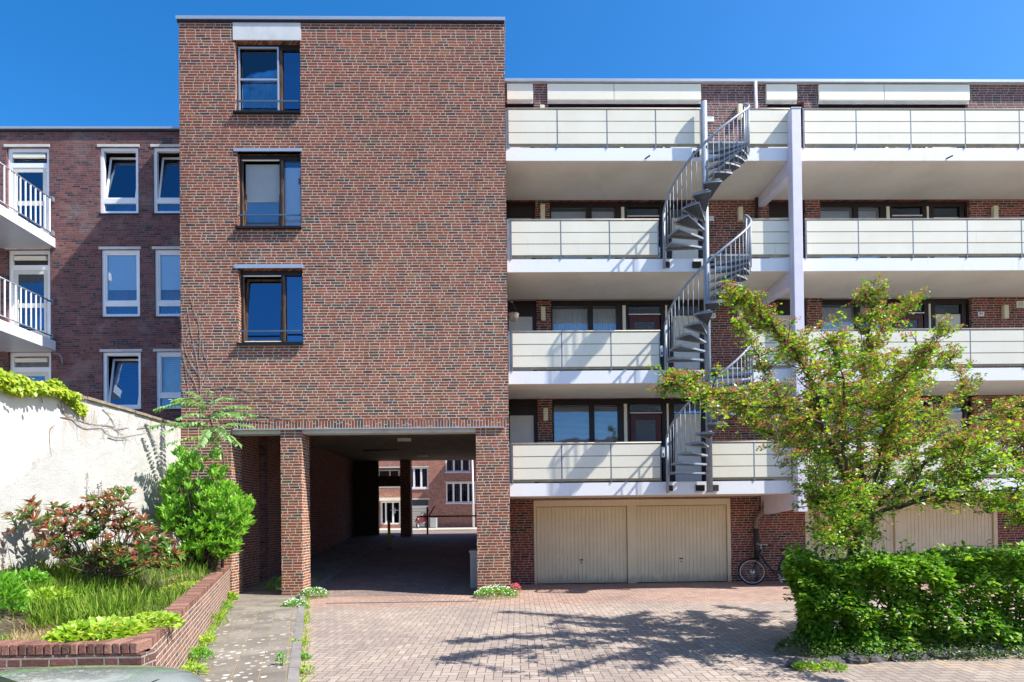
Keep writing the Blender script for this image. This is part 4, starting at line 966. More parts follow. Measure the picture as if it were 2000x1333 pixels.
# re-route the side wall's brick length along its slanting run
for nd in m_plants.node_tree.nodes:
    if nd.type == 'MATH' and nd.operation == 'ADD' and nd.inputs[0].is_linked and nd.inputs[1].is_linked and nd.inputs[0].links[0].from_node.type == 'SEPXYZ' and nd.inputs[1].links[0].from_node.type == 'SEPXYZ':
        nd.operation = 'MULTIPLY'; m_plants.node_tree.links.remove(nd.inputs[0].links[0]); 
        src = [n_ for n_ in m_plants.node_tree.nodes if n_.type == 'SEPXYZ'][0].outputs[1]
        for l in list(nd.inputs[1].links): m_plants.node_tree.links.remove(l)
        m_plants.node_tree.links.new(src, nd.inputs[0]); nd.inputs[1].default_value = 1.074
ch = PT-.10
q = [A_, B_, B_-nv_*.215, A_-nv_*.215+Vector((0, .08, 0))]
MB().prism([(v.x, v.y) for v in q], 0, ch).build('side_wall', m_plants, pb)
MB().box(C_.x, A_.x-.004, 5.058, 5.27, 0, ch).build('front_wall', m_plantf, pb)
def isl(name, stops):
    g = G(name); g.pos(); n = g.noise(g.P, 45, 3, .7)
    c = g.mix(.8, g.ramp(g.island, stops), g.ramp(n, [(.3, (.55, .55, .55)), (.7, (1.35, 1.3, 1.25))]), 'MULTIPLY')
    return g.done(g.bsdf(c, .9, 0, g.bump(n, .012, .9), .2))
m_cbrick = isl('coping_brick', [(0, (.13, .075, .06)), (.5, (.22, .11, .085)), (1, (.30, .17, .13))])
g = MB(); s = .0; Lw = (B_-A_).length
def bk_(g, o, t, nn, l, wd, z0, z1):
    o = Vector(o); j = lambda: Vector((rnd.uniform(-.004, .004), rnd.uniform(-.004, .004), rnd.uniform(-.004, .004)))
    vs = [o, o+t*l, o+t*l+nn*wd, o+nn*wd]; vs = [v+Vector((0, 0, z0)) for v in vs]+[v+Vector((0, 0, z1)) for v in vs]; vs = [v+j() for v in vs]
    g.add(vs, [(0,3,2,1),(4,5,6,7),(0,1,5,4),(1,2,6,5),(2,3,7,6),(3,0,4,7)])
s = .08
s = .16
while s < Lw-.07: bk_(g, A_+dv_*s+nv_*.004, dv_, -nv_, .062, .216, ch+.006, PT); s += .0745
x = C_.x
while x < A_.x-.04: bk_(g, (x, 5.055, 0), Vector((1, 0, 0)), Vector((0, 1, 0)), .062, .216, ch+.006, PT); x += .0745
g.build('coping', m_cbrick, pb, .007)
g = MB(); A2 = A_+dv_*.15; q = [A2-nv_*.012, B_-nv_*.012, B_-nv_*.20, A2-nv_*.20]; g.prism([(v.x, v.y) for v in q], ch-.002, PT-.02); g.box(C_.x, A_.x-.06, 5.075, 5.25, ch-.002, PT-.021); g.build('mortar', m_lintel, pb)
def xin(y): return A_.x-.2+(y-5.15)*(B_.x-A_.x)/(B_.y-A_.y)
def soil(x, y):
    d = max(0, min(1, (x-GW)/2.3)); e = min(1, max(0, (xin(y)-x)/.4)); f = min(1, max(0, (y-5.25)/.7))
    return .70+(.46*(1-d)**1.2)*f + .05*e*f*(math.sin(x*3.1+y*2.3)+.8*math.sin(y*5.7))
g = MB(); vs = []; fs = []; ny, nx = 44, 18
for j in range(ny+1):
    y = 5.27+(T-.01-5.27)*j/ny
    for i in range(nx+1): x = GW+.001+(xin(y)-GW-.001)*i/nx; vs.append((x, y, soil(x, y)))
for j in range(ny):
    for i in range(nx): a = j*(nx+1)+i; fs.append((a, a+1, a+nx+2, a+nx+1))
g.add(vs, fs, 0, True); so_ = g.build('soil', m_soil, pb)
# ------------------------------------------------------------------ foliage helper
def leafobj(name, pts, dirs, nrm, ln, wd, mat, parent=None, shape=4, fold=.18, droop=0.0):
    P0 = np.asarray(pts, float); n = len(P0); D = np.asarray(dirs, float); N = np.asarray(nrm, float)
    D /= np.linalg.norm(D, axis=1)[:, None]+1e-9; S_ = np.cross(D, N); S_ /= np.linalg.norm(S_, axis=1)[:, None]+1e-9; N = np.cross(S_, D)
    ln = np.broadcast_to(ln, n)[:, None]; wd = np.broadcast_to(wd, n)[:, None]
    if shape == 4:
        V = np.stack([P0, P0+D*ln*.45+S_*wd*.5+N*wd*fold, P0+D*ln-N*ln*droop, P0+D*ln*.45-S_*wd*.5+N*wd*fold], 1); k = 4
        fi = np.array([[0, 1, 2], [0, 2, 3]])
    else:
        V = np.stack([P0, P0+D*ln*.28+S_*wd*.45+N*wd*fold, P0+D*ln*.66+S_*wd*.42+N*(wd*fold-ln*droop*.4), P0+D*ln-N*ln*droop, P0+D*ln*.66-S_*wd*.42+N*(wd*fold-ln*droop*.4), P0+D*ln*.28-S_*wd*.45+N*wd*fold, P0+D*ln*.5-N*ln*droop*.15], 1); k = 7
        fi = np.array([[0, 1, 6], [1, 2, 6], [2, 3, 6], [3, 4, 6], [4, 5, 6], [5, 0, 6]])
    me = bpy.data.meshes.new(name); V = V.reshape(-1, 3); me.vertices.add(len(V)); me.vertices.foreach_set('co', V.ravel())
    F_ = (np.arange(n)[:, None, None]*k+fi[None]).reshape(-1, 3); me.loops.add(F_.size); me.loops.foreach_set('vertex_index', F_.ravel().astype(np.int32))
    me.polygons.add(len(F_)); me.polygons.foreach_set('loop_start', (np.arange(len(F_))*3).astype(np.int32)); me.polygons.foreach_set('loop_total', np.full(len(F_), 3, np.int32))
    me.update(calc_edges=True); return link(name, me, mat, parent)
rg = np.random.default_rng(5)
def rv(n): v = rg.normal(size=(n, 3)); return v/np.linalg.norm(v, axis=1)[:, None]
# ------------------------------------------------------------------ hawthorn tree
TY = 8.5
ht = thing('hawthorn_tree', 'spreading hawthorn tree with pink-brown fading blossom growing out of the hedge', 'tree', (PX(1662, 1150, TY), TY, 0))
tb_ = P(1655, 1180, TY)
trunk = [Vector((tb_.x, TY, 0)), P(1662, 1120, TY), P(1672, 1062, TY), P(1688, 1015, TY), P(1698, 985, TY)]
limbs = [  # pixel polyline, depth at the end, radius at start
 ([(1690,1010),(1655,940),(1612,850),(1592,765),(1555,690),(1510,640),(1472,605),(1443,583)], 8.1, .050),
 ([(1606,835),(1560,800),(1480,795),(1400,775),(1345,757),(1314,745)], 7.7, .026),
 ([(1696,990),(1682,900),(1682,800),(1690,700),(1700,630),(1697,575)], 8.9, .042),
 ([(1688,715),(1715,665),(1745,620),(1782,592)], 9.2, .020),
 ([(1700,985),(1738,900),(1765,800),(1795,715),(1840,650)], 9.3, .036),
 ([(1706,990),(1785,955),(1870,905),(1935,840),(1990,800),(2050,770),(2110,760)], 8.9, .045),
 ([(1718,1000),(1820,968),(1900,935),(1985,900),(2080,870),(2160,860)], 7.9, .034),
 ([(1700,1005),(1780,985),(1860,972),(1930,975),(1985,1000),(2020,1020)], 8.3, .030),
 ([(1686,1015),(1630,1000),(1590,985)], 8.0, .022),
 ([(1682,915),(1630,890),(1560,865),(1500,845),(1455,810)], 9.0, .028),
 ([(1672,1060),(1640,1052),(1600,1040)], 8.1, .016),
 ([(1625,880),(1560,830),(1520,770),(1480,700),(1450,640)], 9.4, .022),
 ([(1740,895),(1800,860),(1850,800),(1880,745),(1850,700)], 9.6, .024),
 ([(1700,980),(1720,900),(1730,820),(1760,740),(1800,690)], 7.4, .028),
 ([(1690,1000),(1660,930),(1640,850),(1650,760),(1625,680)], 7.3, .030),
 ([(1710,990),(1780,930),(1850,880),(1920,870),(1990,950)], 7.2, .028)]
def smooth(pl, k=4):
    out = []
    for i in range(len(pl)-1):
        p0, p1, p2, p3 = pl[max(0, i-1)], pl[i], pl[i+1], pl[min(len(pl)-1, i+2)]
        for j in range(k):
            t = j/k; out.append(.5*((2*p1)+(p2-p0)*t+(2*p0-5*p1+4*p2-p3)*t*t+(3*p1-p0-3*p2+p3)*t**3))
    return out+[pl[-1]]
tm = MB(); tt = smooth(trunk); tm.tube(tt, [.105-.045*i/(len(tt)-1) for i in range(len(tt))], 12)
nodes = []      # candidate points on limbs for twigs
for pl, ye, r in limbs:
    ye = 8.25+(ye-8.5)*1.9
    y0 = TY if r >= .03 or pl[0][0] > 1680 else TY+(ye-TY)*.4
    pts = [P(a, c, y0+(ye-y0)*i/(len(pl)-1)) for i, (a, c) in enumerate(pl)]
    pts = smooth(pts, 5)
    pts = [p+Vector((rnd.uniform(-.02, .02), rnd.uniform(-.04, .04), rnd.uniform(-.02, .02)))*(i > 0) for i, p in enumerate(pts)]
    n = len(pts); tm.tube(pts, [r*(1-.85*i/(n-1)) for i in range(n)], 7)
    for i in range(1, n): nodes.append((pts[i], i/(n-1), (pts[i]-pts[i-1]).normalized()))
tm.build('trunk', m_bark, ht)
twm = MB(); LP = []; LD = []; FP = []
def spray(p, d, ln, den, fl):
    """a side branch: short spur shoots with leaf rosettes, flat-topped blossom on the upper side"""
    q = [Vector(p)]; dd = Vector(d).normalized()
    for i in range(5):
        dd = (dd+Vector((rnd.gauss(0, .16), rnd.gauss(0, .16), rnd.gauss(.03, .12)))).normalized(); q.append(q[-1]+dd*ln/5)
    twm.tube(q, [.009, .007, .006, .005, .0035, .002], 5, caps=False)
    m = max(3, int(ln/.055))
    for j in range(m):
        t = (.12+.9*j/m)*5; k = min(4, int(t)); c0 = q[k]+(q[k+1]-q[k])*(t-k); sd2 = Vector((rnd.gauss(0, 1), rnd.gauss(0, 1), rnd.gauss(.3, .6))).normalized()
        e = c0+sd2*rnd.uniform(.03, .10); 
        if rnd.random() < .5: twm.tube([c0, e], [.003, .002], 3, caps=False)
        for i in range(int(den*rnd.uniform(.6, 1.3))):
            LP.append(e+Vector((rnd.gauss(0, .035), rnd.gauss(0, .035), rnd.gauss(0, .022)))); LD.append(sd2*.5+Vector((rnd.gauss(0, .8), rnd.gauss(0, .8), rnd.gauss(.05, .4))))
        if rnd.random() < fl:
            c1 = e+Vector((0, -.01, .035))
            for i in range(20): FP.append(c1+Vector((rnd.gauss(0, .030), rnd.gauss(0, .030), rnd.gauss(0, .010))))
for p, t, d in nodes:
    if t < .22: continue
    hi = p.z > 2.6
    for i in range(3 if t > .45 else 2):
        s2 = Vector((rnd.gauss(0, .75), rnd.gauss(0, .75), rnd.gauss(.05, .45)))
        spray(p, d*.7+s2, rnd.uniform(.16, .48)*(1.1-.4*t), 7.5, (.62 if hi else .15))
    if t > .93: spray(p, d, .28, 9, .6 if hi else .2)
dens = [(1650,880,95,85,26),(1720,800,90,65,24),(1800,860,90,60,22),(1895,880,75,40,16),(1612,955,62,40,16),(1700,955,90,50,24),(1850,950,90,22,10),(1965,850,50,50,14),(1765,735,60,40,11),(1640,720,50,45,6),(1545,670,45,35,6),(1470,785,45,22,6),(1565,840,55,35,9),(1990,985,30,25,6),(1560,905,45,35,8),(1660,1010,60,22,10),(1640,1060,50,22,9),(1780,980,75,18,7),(1640,1045,38,30,14),(1690,1040,28,30,8),(1635,1012,35,20,8),(1560,800,40,25,5)]
for bx_, by_, rx, ry, n in dens:
    for i in range(int(n*1.65)):
        a_ = rnd.uniform(0, 2*PI); r = math.sqrt(rnd.random()); p = P(bx_+rx*r*math.cos(a_), by_+ry*r*math.sin(a_), TY-.2+rnd.gauss(0, .85))
        nd = min(nodes, key=lambda q: (q[0]-p).length); v = p-nd[0]
        if v.length > 1.3: continue
        spray(nd[0], v+Vector((0, 0, .05)), min(v.length+.15, 1.0), 7, .6 if p.z > 2.5 else .15)
twm.build('twig', m_bark, ht)
n = len(LP); up = np.tile([0, 0, 1.], (n, 1))+rg.normal(size=(n, 3))*.55
leafobj('crown', LP, LD, up, rg.uniform(.038, .064, n), rg.uniform(.032, .052, n), l_haw, ht, 4, .15)
n = len(FP); leafobj('blossom', FP, rv(n), rv(n), rg.uniform(.016, .026, n), .020, l_flow, ht)
print('leaves', len(LP), 'flowers', len(FP))
# ------------------------------------------------------------------ hedge
hd_ = thing('hedge', 'dense clipped green beech hedge along the parking court, under the hawthorn', 'hedge', (7.5, 8.1, 0))
HX0, HX1, HY0, HY1, HT = 4.14, 12.5, 7.42, 8.75, 1.2
def hprof(x, y): return HT-.14*max(0, min(1, (5.2-x)/1.1))+.02+.035*math.sin(x*1.9)+.04*math.sin(x*4.7+1)+.035*math.sin(x*13+y*9)+.04*math.sin(y*6+x*3)+ (.04*(x-4) if x < 9 else .2)*.35
PPn = []; 
n = 52000
X = HX0+(HX1-HX0)*rg.random(n)**1.25; sel = rg.random(n); dep = np.abs(rg.normal(0, .14, n)); Yv = np.where(sel < .52, HY0+dep, HY0+(HY1-HY0)*rg.random(n))
Zt = np.array([hprof(a, c) for a, c in zip(X, Yv)])
Zv = np.where(sel < .52, .06+Zt*rg.random(n)**.9, np.where(sel < .86, Zt-np.abs(rg.normal(0, .12, n)), .06+Zt*rg.random(n)))
sel2 = rg.random(n) < .10; X = np.where(sel2, HX0+np.abs(rg.normal(0, .16, n)), X); Yv = np.where(sel2, HY0+(HY1-HY0)*rg.random(n), Yv); Zv = np.where(sel2, .06+Zt*rg.random(n), Zv)
lump = np.sin(X*4.3+Zv*6)*.05+np.sin(Zv*11+X*2.1)*.06+np.sin(X*11+Zv*3)*.04
Yv = Yv+np.where(Yv < 7.8, lump, 0); X = X+np.where(X < HX0+.6, np.sin(Zv*9+Yv*5)*.10+.10*np.sin(Zv*4), 0)
out = np.stack([np.where(X < HX0+.5, -.9, 0)+rg.normal(0, .6, n), np.where(Yv < 7.8, -.9, .2)+rg.normal(0, .5, n), rg.normal(.05, .35, n)], 1)
X = X+(Yv-HY0)*.53*np.clip(1-(X-HX0)/3, 0, 1)-.18*np.clip(1-(X-HX0)/3, 0, 1)
keep = ~((np.sin(X*6.1+2)*np.sin(Zv*8.3+X*1.7) > .80) & (Yv < 7.75))
Pn = np.stack([X, Yv, Zv], 1)[keep]; out = out[keep]; n = len(Pn)
leafobj('foliage', Pn, out, np.tile([0, -.25, 1.], (n, 1))+rg.normal(size=(n, 3))*.38, rg.uniform(.06, .11, n), rg.uniform(.038, .062, n), l_hedge, hd_, 7, .14, .12)
g = MB()
for i in range(90):
    y = rnd.uniform(7.75, 8.5); x = rnd.uniform(HX0+.25+(y-HY0)*.5, HX1); p = Vector((x, y, 0)); q = [p]
    for k in range(4): q.append(q[-1]+Vector((rnd.gauss(0, .08), rnd.gauss(0, .08), .27)))
    g.tube(q, [.018, .014, .010, .007, .004], 5)
g.build('stem', m_bark, hd_)
SP = []; SD = []; g = MB()
for i in range(26):    # stray shoots
    g = MB(); x = rnd.uniform(4.9, 10.5); y = rnd.uniform(7.5, 8.6); z = hprof(x, y)-.05; d = Vector((rnd.gauss(0, .35), rnd.gauss(-.1, .3), 1)).normalized(); l = rnd.uniform(.15, .42)
    g.tube([(x, y, z), Vector((x, y, z))+d*l], [.004, .002], 4)
    g.build('shoot', m_twig, hd_)
    for k in range(9): SP.append(Vector((x, y, z))+d*l*(k+1)/9); SD.append((rnd.gauss(0, 1), rnd.gauss(0, 1), .3))
for i in range(7):     # shoots reaching left over the paving
    g = MB(); z = rnd.uniform(.15, 1.1); yq = rnd.uniform(7.5, 8.3); p = Vector((HX0+(yq-HY0)*.53-.1, yq, z)); d = Vector((-1, rnd.gauss(-.2, .3), rnd.gauss(.0, .15))).normalized(); l = rnd.uniform(.2, .5)
    g.tube([p, p+d*l], [.004, .002], 4)
    g.build('shoot', m_twig, hd_)
    for k in range(10): SP.append(p+d*l*(k+1)/10); SD.append((d.x+rnd.gauss(0, .8), rnd.gauss(0, .8), rnd.gauss(0, .3)))
n = len(SP)
leafobj('shoot_foliage', SP, SD, np.tile([0, 0, 1.], (n, 1))+rg.normal(size=(n, 3))*.4, .065, .042, l_hedge, hd_, 7, .14, .1)
l_dark = _leaf('undergrowth_leaf', [(0, (.02, .06, .015)), (.6, (.06, .13, .02)), (1, (.16, .20, .04))], .3)
nn = 5200; X = rg.uniform(3.95, 11.5, nn); Pn = np.stack([X, 7.08+np.abs(rg.normal(0, .16, nn))+.03*np.sin(X*7), np.abs(rg.normal(0, .08, nn))+.01], 1)
o = leafobj('ivy_undergrowth', Pn, rv(nn)*[1, 1, .5], np.tile([0, -.3, 1.], (nn, 1))+rg.normal(size=(nn, 3))*.5, rg.uniform(.02, .045, nn), rg.uniform(.015, .032, nn), l_dark)
tag(o, 'low ground cover creeping along the foot of the hedge', 'ground cover', None, 'stuff')
# rough edging stones at the foot of the hedge
spx = [1552, 1590, 1628, 1668, 1710, 1752, 1792, 1832, 1868, 1902, 1936, 1968, 1996]
first = None
for i, v in enumerate(spx):
    py = 1302-(v-1552)*.058; p = PG(v, py); k = rnd.uniform(.85, 1.15)
    if first is None:
        mb = MB(); vs = []; m_, n_ = 7, 10
        for a in range(m_+1):
            t = PI*a/m_
            for c in range(n_):
                s2 = 2*PI*c/n_; r = 1+.18*math.sin(3*s2+a)+.12*math.cos(2*t+c); vs.append((.13*r*math.sin(t)*math.cos(s2), .075*r*math.sin(t)*math.sin(s2), .085*r*math.cos(t)+.045))
        mb.add(vs, [(a*n_+c, (a+1)*n_+c, (a+1)*n_+(c+1) % n_, a*n_+(c+1) % n_) for a in range(m_) for c in range(n_)], 0, False)
        first = mb.build('edging_stone', simple('dark_stone', (.10, .095, .09), .95, var=.4, dirt=.5, bump=1.0, bscale=25)); o = first
    else: o = first.copy(); C.objects.link(o)
    o.location = (p.x, p.y, -.02); o.rotation_euler = (0, 0, rnd.uniform(-.5, .5)+(PI if i % 2 else 0)); o.scale = (k*1.15, k*.8, k*rnd.uniform(.75, 1.0))
    tag(o, 'rough dark grey edging stone set at the foot of the hedge', 'stone', 'edging stones along the foot of the hedge')
# ------------------------------------------------------------------ planted bed
def ballcloud(blist, Y, dens, jy):
    out = []
    for bx_, by_, rx, ry in blist:
        for i in range(int(rx*ry*dens)):
            a = rnd.uniform(0, 2*PI); r = math.sqrt(rnd.random()); out.append(P(bx_+rx*r*math.cos(a), by_+ry*r*math.sin(a), Y+rnd.gauss(0, jy)))
    return out
# photinia
ph = thing('photinia_shrub', 'photinia shrub with glossy red and green leaves before the white wall', 'shrub', (P(190, 1095, 9.0).x, 9.0, 1.0))
bl = [(235,968,26,18),(215,1000,45,20),(130,1000,34,12),(45,1008,32,12),(85,1022,30,14),(170,1035,60,22),(262,1030,42,20),(300,1062,40,18),(332,1082,22,14),(100,1060,36,16),(225,1075,50,16),(310,1098,34,12),(15,1035,12,8),(170,1085,70,14),(225,1100,50,10),(185,975,20,10),(60,985,18,7)]
cl = ballcloud(bl, 9.0, .052, .36); base = Vector(P(200, 1120, 9.0)); base.z = 1.0
rp, rd, gp, gd = [], [], [], []; g = MB()
for c in cl:
    if c.x < GW+.12: c.x = GW+.12+rnd.random()*.2
    d = (c-base+Vector((0, 0, .5))).normalized()
    if rnd.random() < .13: g.tube([base+Vector((rnd.gauss(0, .12), rnd.gauss(0, .1), 0)), (base+c)/2+Vector((rnd.gauss(0, .08), 0, -.06)), c], [.012, .008, .004], 5, caps=False)
    red = rnd.random() < (.75 if c.z > 1.9 or rnd.random() < .4 else .45)
    for i in range(rnd.randint(6, 9)):
        a = rnd.uniform(0, 2*PI); u = d.orthogonal().normalized(); w = d.cross(u); v = (u*math.cos(a)+w*math.sin(a))*rnd.uniform(.5, 1)+d*rnd.uniform(.2, .9)
        (rp if red else gp).append(c-d*rnd.uniform(0, .05)); (rd if red else gd).append(v)
g.build('stem', m_twig, ph)
l_photg = _leaf('photinia_green_leaf', [(0, (.03, .09, .015)), (.6, (.07, .17, .02)), (1, (.16, .24, .03))], .25, .28, .6)
for nm, pp, dd, mt in (('red_foliage', rp, rd, l_phot), ('green_foliage', gp, gd, l_photg)):
    n = len(pp); leafobj(nm, pp, dd, np.tile([.2, -.3, 1.], (n, 1))+rg.normal(size=(n, 3))*.3, rg.uniform(.085, .15, n), rg.uniform(.030, .050, n), mt, ph, 7, .22, .12)
# laurel
lr = thing('laurel_shrub', 'bright green laurel shrub filling the corner beside the underpass', 'shrub', (P(400, 1100, 12.4).x, 12.4, .9))
bl = [(380,1005,62,40),(432,968,42,24),(405,1050,58,26),(350,935,22,30),(335,1000,26,40),(468,1000,24,26),(378,905,28,16),(352,885,14,12),(446,1035,36,18),(425,925,18,14),(482,985,12,12),(330,955,16,20),(395,960,30,20),(480,1020,14,10),(420,890,10,8),(400,1078,52,16),(440,1068,34,14)]
cl = ballcloud(bl, 12.3, .115, .42); base = Vector(P(395, 1110, 12.5)); base.z = .9; pp, dd = [], []; g = MB()
for c in cl:
    c.x = max(c.x, GW+.1); c.y = min(c.y, T-.1); d = (c-base+Vector((.2, -.3, .6))).normalized()
    if rnd.random() < .2: g.tube([base+Vector((rnd.gauss(0, .1), rnd.gauss(0, .1), 0)), (base+c)/2, c], [.015, .01, .004], 5, caps=False)
    for i in range(rnd.randint(5, 8)):
        a = rnd.uniform(0, 2*PI); u = d.orthogonal().normalized(); w = d.cross(u); pp.append(c-d*rnd.uniform(0, .06)); dd.append((u*math.cos(a)+w*math.sin(a))*rnd.uniform(.4, .9)+d*.8+Vector((0, 0, .25)))
g.build('stem', m_twig, lr); n = len(pp)
leafobj('foliage', pp, dd, np.tile([.3, -.5, .8], (n, 1))+rg.normal(size=(n, 3))*.35, rg.uniform(.11, .175, n), rg.uniform(.034, .050, n), l_laur, lr, 7, .18, .10)
# tree of heaven sapling
al = thing('tree_of_heaven_sapling', 'tree of heaven sapling with long feathery leaves above the laurel', 'tree', (P(432, 1100, 12.9).x, 12.9, .8))
ab = Vector(P(434, 1100, 12.9)); ab.z = .8; at_ = Vector(P(408, 812, 12.6))
MB().tube(smooth([ab, Vector(P(437, 980, 12.9)), Vector(P(436, 890, 12.8)), Vector(P(420, 850, 12.7)), at_]), [.035-.022*i/16 for i in range(17)], 8).build('trunk', m_twig, al)
pp, dd, nn_, lw_ = [], [], [], []; g = MB()
for ex, ey, ye, rise, sy in ((305,800,12.3,.16,800),(296,832,12.2,.08,835),(322,868,12.0,.05,850),(338,782,12.9,.14,800),(372,765,12.7,.08,800),(452,778,12.3,.12,800),(490,796,12.7,.12,812),(492,832,12.1,.10,840),(466,868,11.9,.12,845),(425,892,11.8,.05,850),(368,884,11.9,.06,855),(318,846,11.8,.10,825),(408,764,12.4,.02,790),(445,858,11.6,.1,835),(392,868,11.5,.08,835),(345,818,11.9,.10,815),(470,815,11.8,.12,820),(500,812,13.2,.10,815)):
    e = Vector(P(ex, ey, ye)); s0 = Vector(P(408+(sy-812)*.25, sy, 12.6)); mid = (s0+e)/2+Vector((0, 0, rise)); crv = smooth([s0, mid, e], 8)
    g.tube(crv, [.007-.005*i/(len(crv)-1) for i in range(len(crv))], 5)
    L_ = sum((crv[i+1]-crv[i]).length for i in range(len(crv)-1)); m = int(L_/.058)
    for i in range(2, m+1):
        t = i/m*(len(crv)-1.001); k = int(t); c = crv[k]+(crv[k+1]-crv[k])*(t-k); d = (crv[k+1]-crv[k]).normalized(); sdv = d.cross(Vector((0, 0, 1))).normalized()
        for sg in (-1, 1): pp.append(c); dd.append(sdv*sg+d*.4+Vector((0, -.15, -.5+rnd.gauss(0, .25)))); nn_.append(Vector((0, -.6, 1))+sdv*sg*.3); lw_.append(.15*(1-.45*abs(i/m-.45)))
g.build('leaf_stalk', m_stem, al); leafobj('foliage', pp, dd, nn_, np.array(lw_), .056, l_ail, al, 7, .15, .15)
# creeper on top of the garden wall
iv = thing('creeper', 'yellow-green creeper spilling over the top of the white garden wall', 'climbing plant', (GW, 8.6, GT))
pp, dd = [], []
for i in range(4300):
    y = rnd.uniform(5.5, 10.2); f = max(0, min(1, (10.2-y)/2.6))**1.2; low = GT-.05-(.03+.38*f)-.10*math.sin(y*5)*f
    z = rnd.uniform(low, GT+.10*f+.02) if rnd.random() < .75 else GT+rnd.uniform(0, .06)*f+.02
    x = GW+.04+abs(rnd.gauss(0, .07)) if z < GT else GW-rnd.uniform(-.14, .28)
    pp.append((x, y, z)); dd.append((rnd.gauss(.5, .4), rnd.gauss(0, .6), rnd.gauss(-.7, .4)))
for i in range(420):
    t = rnd.random(); p = PWx(100+62*t+rnd.gauss(0, 5), 742+62*t+rnd.gauss(0, 4), GW+.04); pp.append(tuple(p)); dd.append((rnd.gauss(.5, .4), rnd.gauss(0, .6), rnd.gauss(-.7, .4)))
n = len(pp); leafobj('foliage', pp, dd, np.tile([1., -.2, .6], (n, 1))+rg.normal(size=(n, 3))*.35, rg.uniform(.05, .09, n), rg.uniform(.045, .07, n), l_ivy, iv, 7, .12, .15)
g = MB()
for k in range(10):
    y = 6+k*.42; g = MB(); g.tube([(GW-.1, y, GT+.04), (GW+.05, y+.1, GT+.03), (GW+.03, y+.2, GT-.3)], .006, 5); g.build('stem', m_twig, iv)
def vine(nm, lab, lines, fn, loc, r=.008, nbr=3):
    v = thing(nm, lab, 'climbing plant', loc); g = MB(); g2 = MB()
    for ln in lines:
        pts = smooth([Vector(fn(a, c)) for a, c in ln], 4); g.tube(pts, [r*(1-.6*i/len(pts)) for i in range(len(pts))], 5, caps=False)
        for k in range(nbr*len(ln)):
            i = rnd.randrange(len(pts)-1); p = pts[i]; q = [p]; d = (pts[i+1]-p).normalized()
            for m in range(4):
                d = d+Vector((rnd.gauss(0, .45) if fn is pT else 0, rnd.gauss(0, .45) if fn is not pT else 0, rnd.gauss(.05, .45))); d.normalize(); q.append(q[-1]+d*rnd.uniform(.05, .11))
            g2.tube(q, [r*.45, r*.35, r*.3, r*.25, r*.15], 4, caps=False)
    g.build('stem', m_vine, v); g2.build('twig', m_vine, v)
def pW(a, c): return PWx(a, c, GW+.012)
def pT(a, c): return P(a, c, T-.012)
vine('bare_creeper', 'leafless brown creeper stems clinging to the white garden wall', [[(118,815),(140,820),(150,830),(168,838),(196,836),(205,845),(218,852),(240,855),(262,850),(285,846)],[(112,790),(125,808),(140,820)],[(200,832),(215,832),(225,840),(240,850)],[(225,840),(250,836)],[(200,800),(215,815),(225,835)],[(150,820),(175,828),(200,830)],[(210,855),(230,860),(250,858)],[(268,838),(285,835)],[(105,830),(98,842),(97,865)]], pW, (GW, 10.6, 3.4), .007, 3)
vine('dead_vine', 'pale leafless vine stems on the lower left corner of the brick tower', [[(392,830),(392,770),(390,735),(375,715),(362,680),(356,640),(354,600)],[(388,775),(380,745),(365,720),(357,690),(356,650)],[(366,800),(368,760),(362,720),(358,680)],[(392,740),(384,700),(372,640),(366,600)],[(390,700),(390,640),(380,610),(372,580)],[(395,790),(430,775),(470,782),(520,780),(580,790)],[(420,800),(460,800),(520,812),(570,818)],[(400,745),(407,715),(398,690),(395,660)],[(430,820),(480,822),(540,826)],[(356,760),(362,790)],[(410,760),(450,755),(500,765),(540,760)]], pT, (P(390, 780, T).x, T, 3.9), .0055, 3)
# ground plants
def pmound(nm, lab, cat, c, rx, ry, h, n, ln, wd, mat, fl=None, upk=.6, shape=7, group=None):
    t = thing(nm, lab, cat, tuple(c), group); a = rg.uniform(0, 2*PI, n); r = np.sqrt(rg.random(n)); z = h*np.sqrt(np.clip(1-r*r, 0, 1))*rg.random(n)**.35
    X = c[0]+rx*r*np.cos(a); Yy = c[1]+ry*r*np.sin(a); pp = np.stack([X, Yy, c[2]+z], 1); d = np.stack([np.cos(a)*r, np.sin(a)*r, np.full(n, upk)], 1)+rg.normal(size=(n, 3))*.45
    leafobj('foliage', pp, d, np.tile([0, -.2, 1.], (n, 1))+rg.normal(size=(n, 3))*.35, rg.uniform(ln*.7, ln*1.2, n), rg.uniform(wd*.7, wd*1.2, n), mat, t, shape, .15, .15)
    g = MB()
    for i in range(10):
        k = int(rg.integers(n)); g.tube([(c[0]+(X[k]-c[0])*.3, c[1]+(Yy[k]-c[1])*.3, c[2]-.02), tuple(pp[k])], [.004, .002], 4)
    g.build('stem', m_stem, t)
    for (fm, fn_, fs) in (fl or []):
        a = rg.uniform(0, 2*PI, fn_); r = np.sqrt(rg.random(fn_)); ctr = np.stack([c[0]+rx*r*np.cos(a), c[1]+ry*r*np.sin(a), c[2]+h*np.sqrt(1-r*r*.9)+rg.uniform(0, .03, fn_)], 1)
        q = np.repeat(ctr, 5, 0); aa = np.tile(np.arange(5)*2*PI/5, fn_); dd = np.stack([np.cos(aa), np.sin(aa)*.8-.2, np.sin(aa)*.5+.1], 1)
        leafobj('blossom', q, dd, np.tile([0, -.7, .7], (len(q), 1)), fs, fs*.6, fm, t)
    return t
def bedpt(px, py, dz=0.0):
    p = PG(px, py, .8); z = soil(p.x, p.y) if p.y > 5.3 else .78; p = PG(px, py, z); return (p.x, p.y, soil(p.x, p.y)+dz)
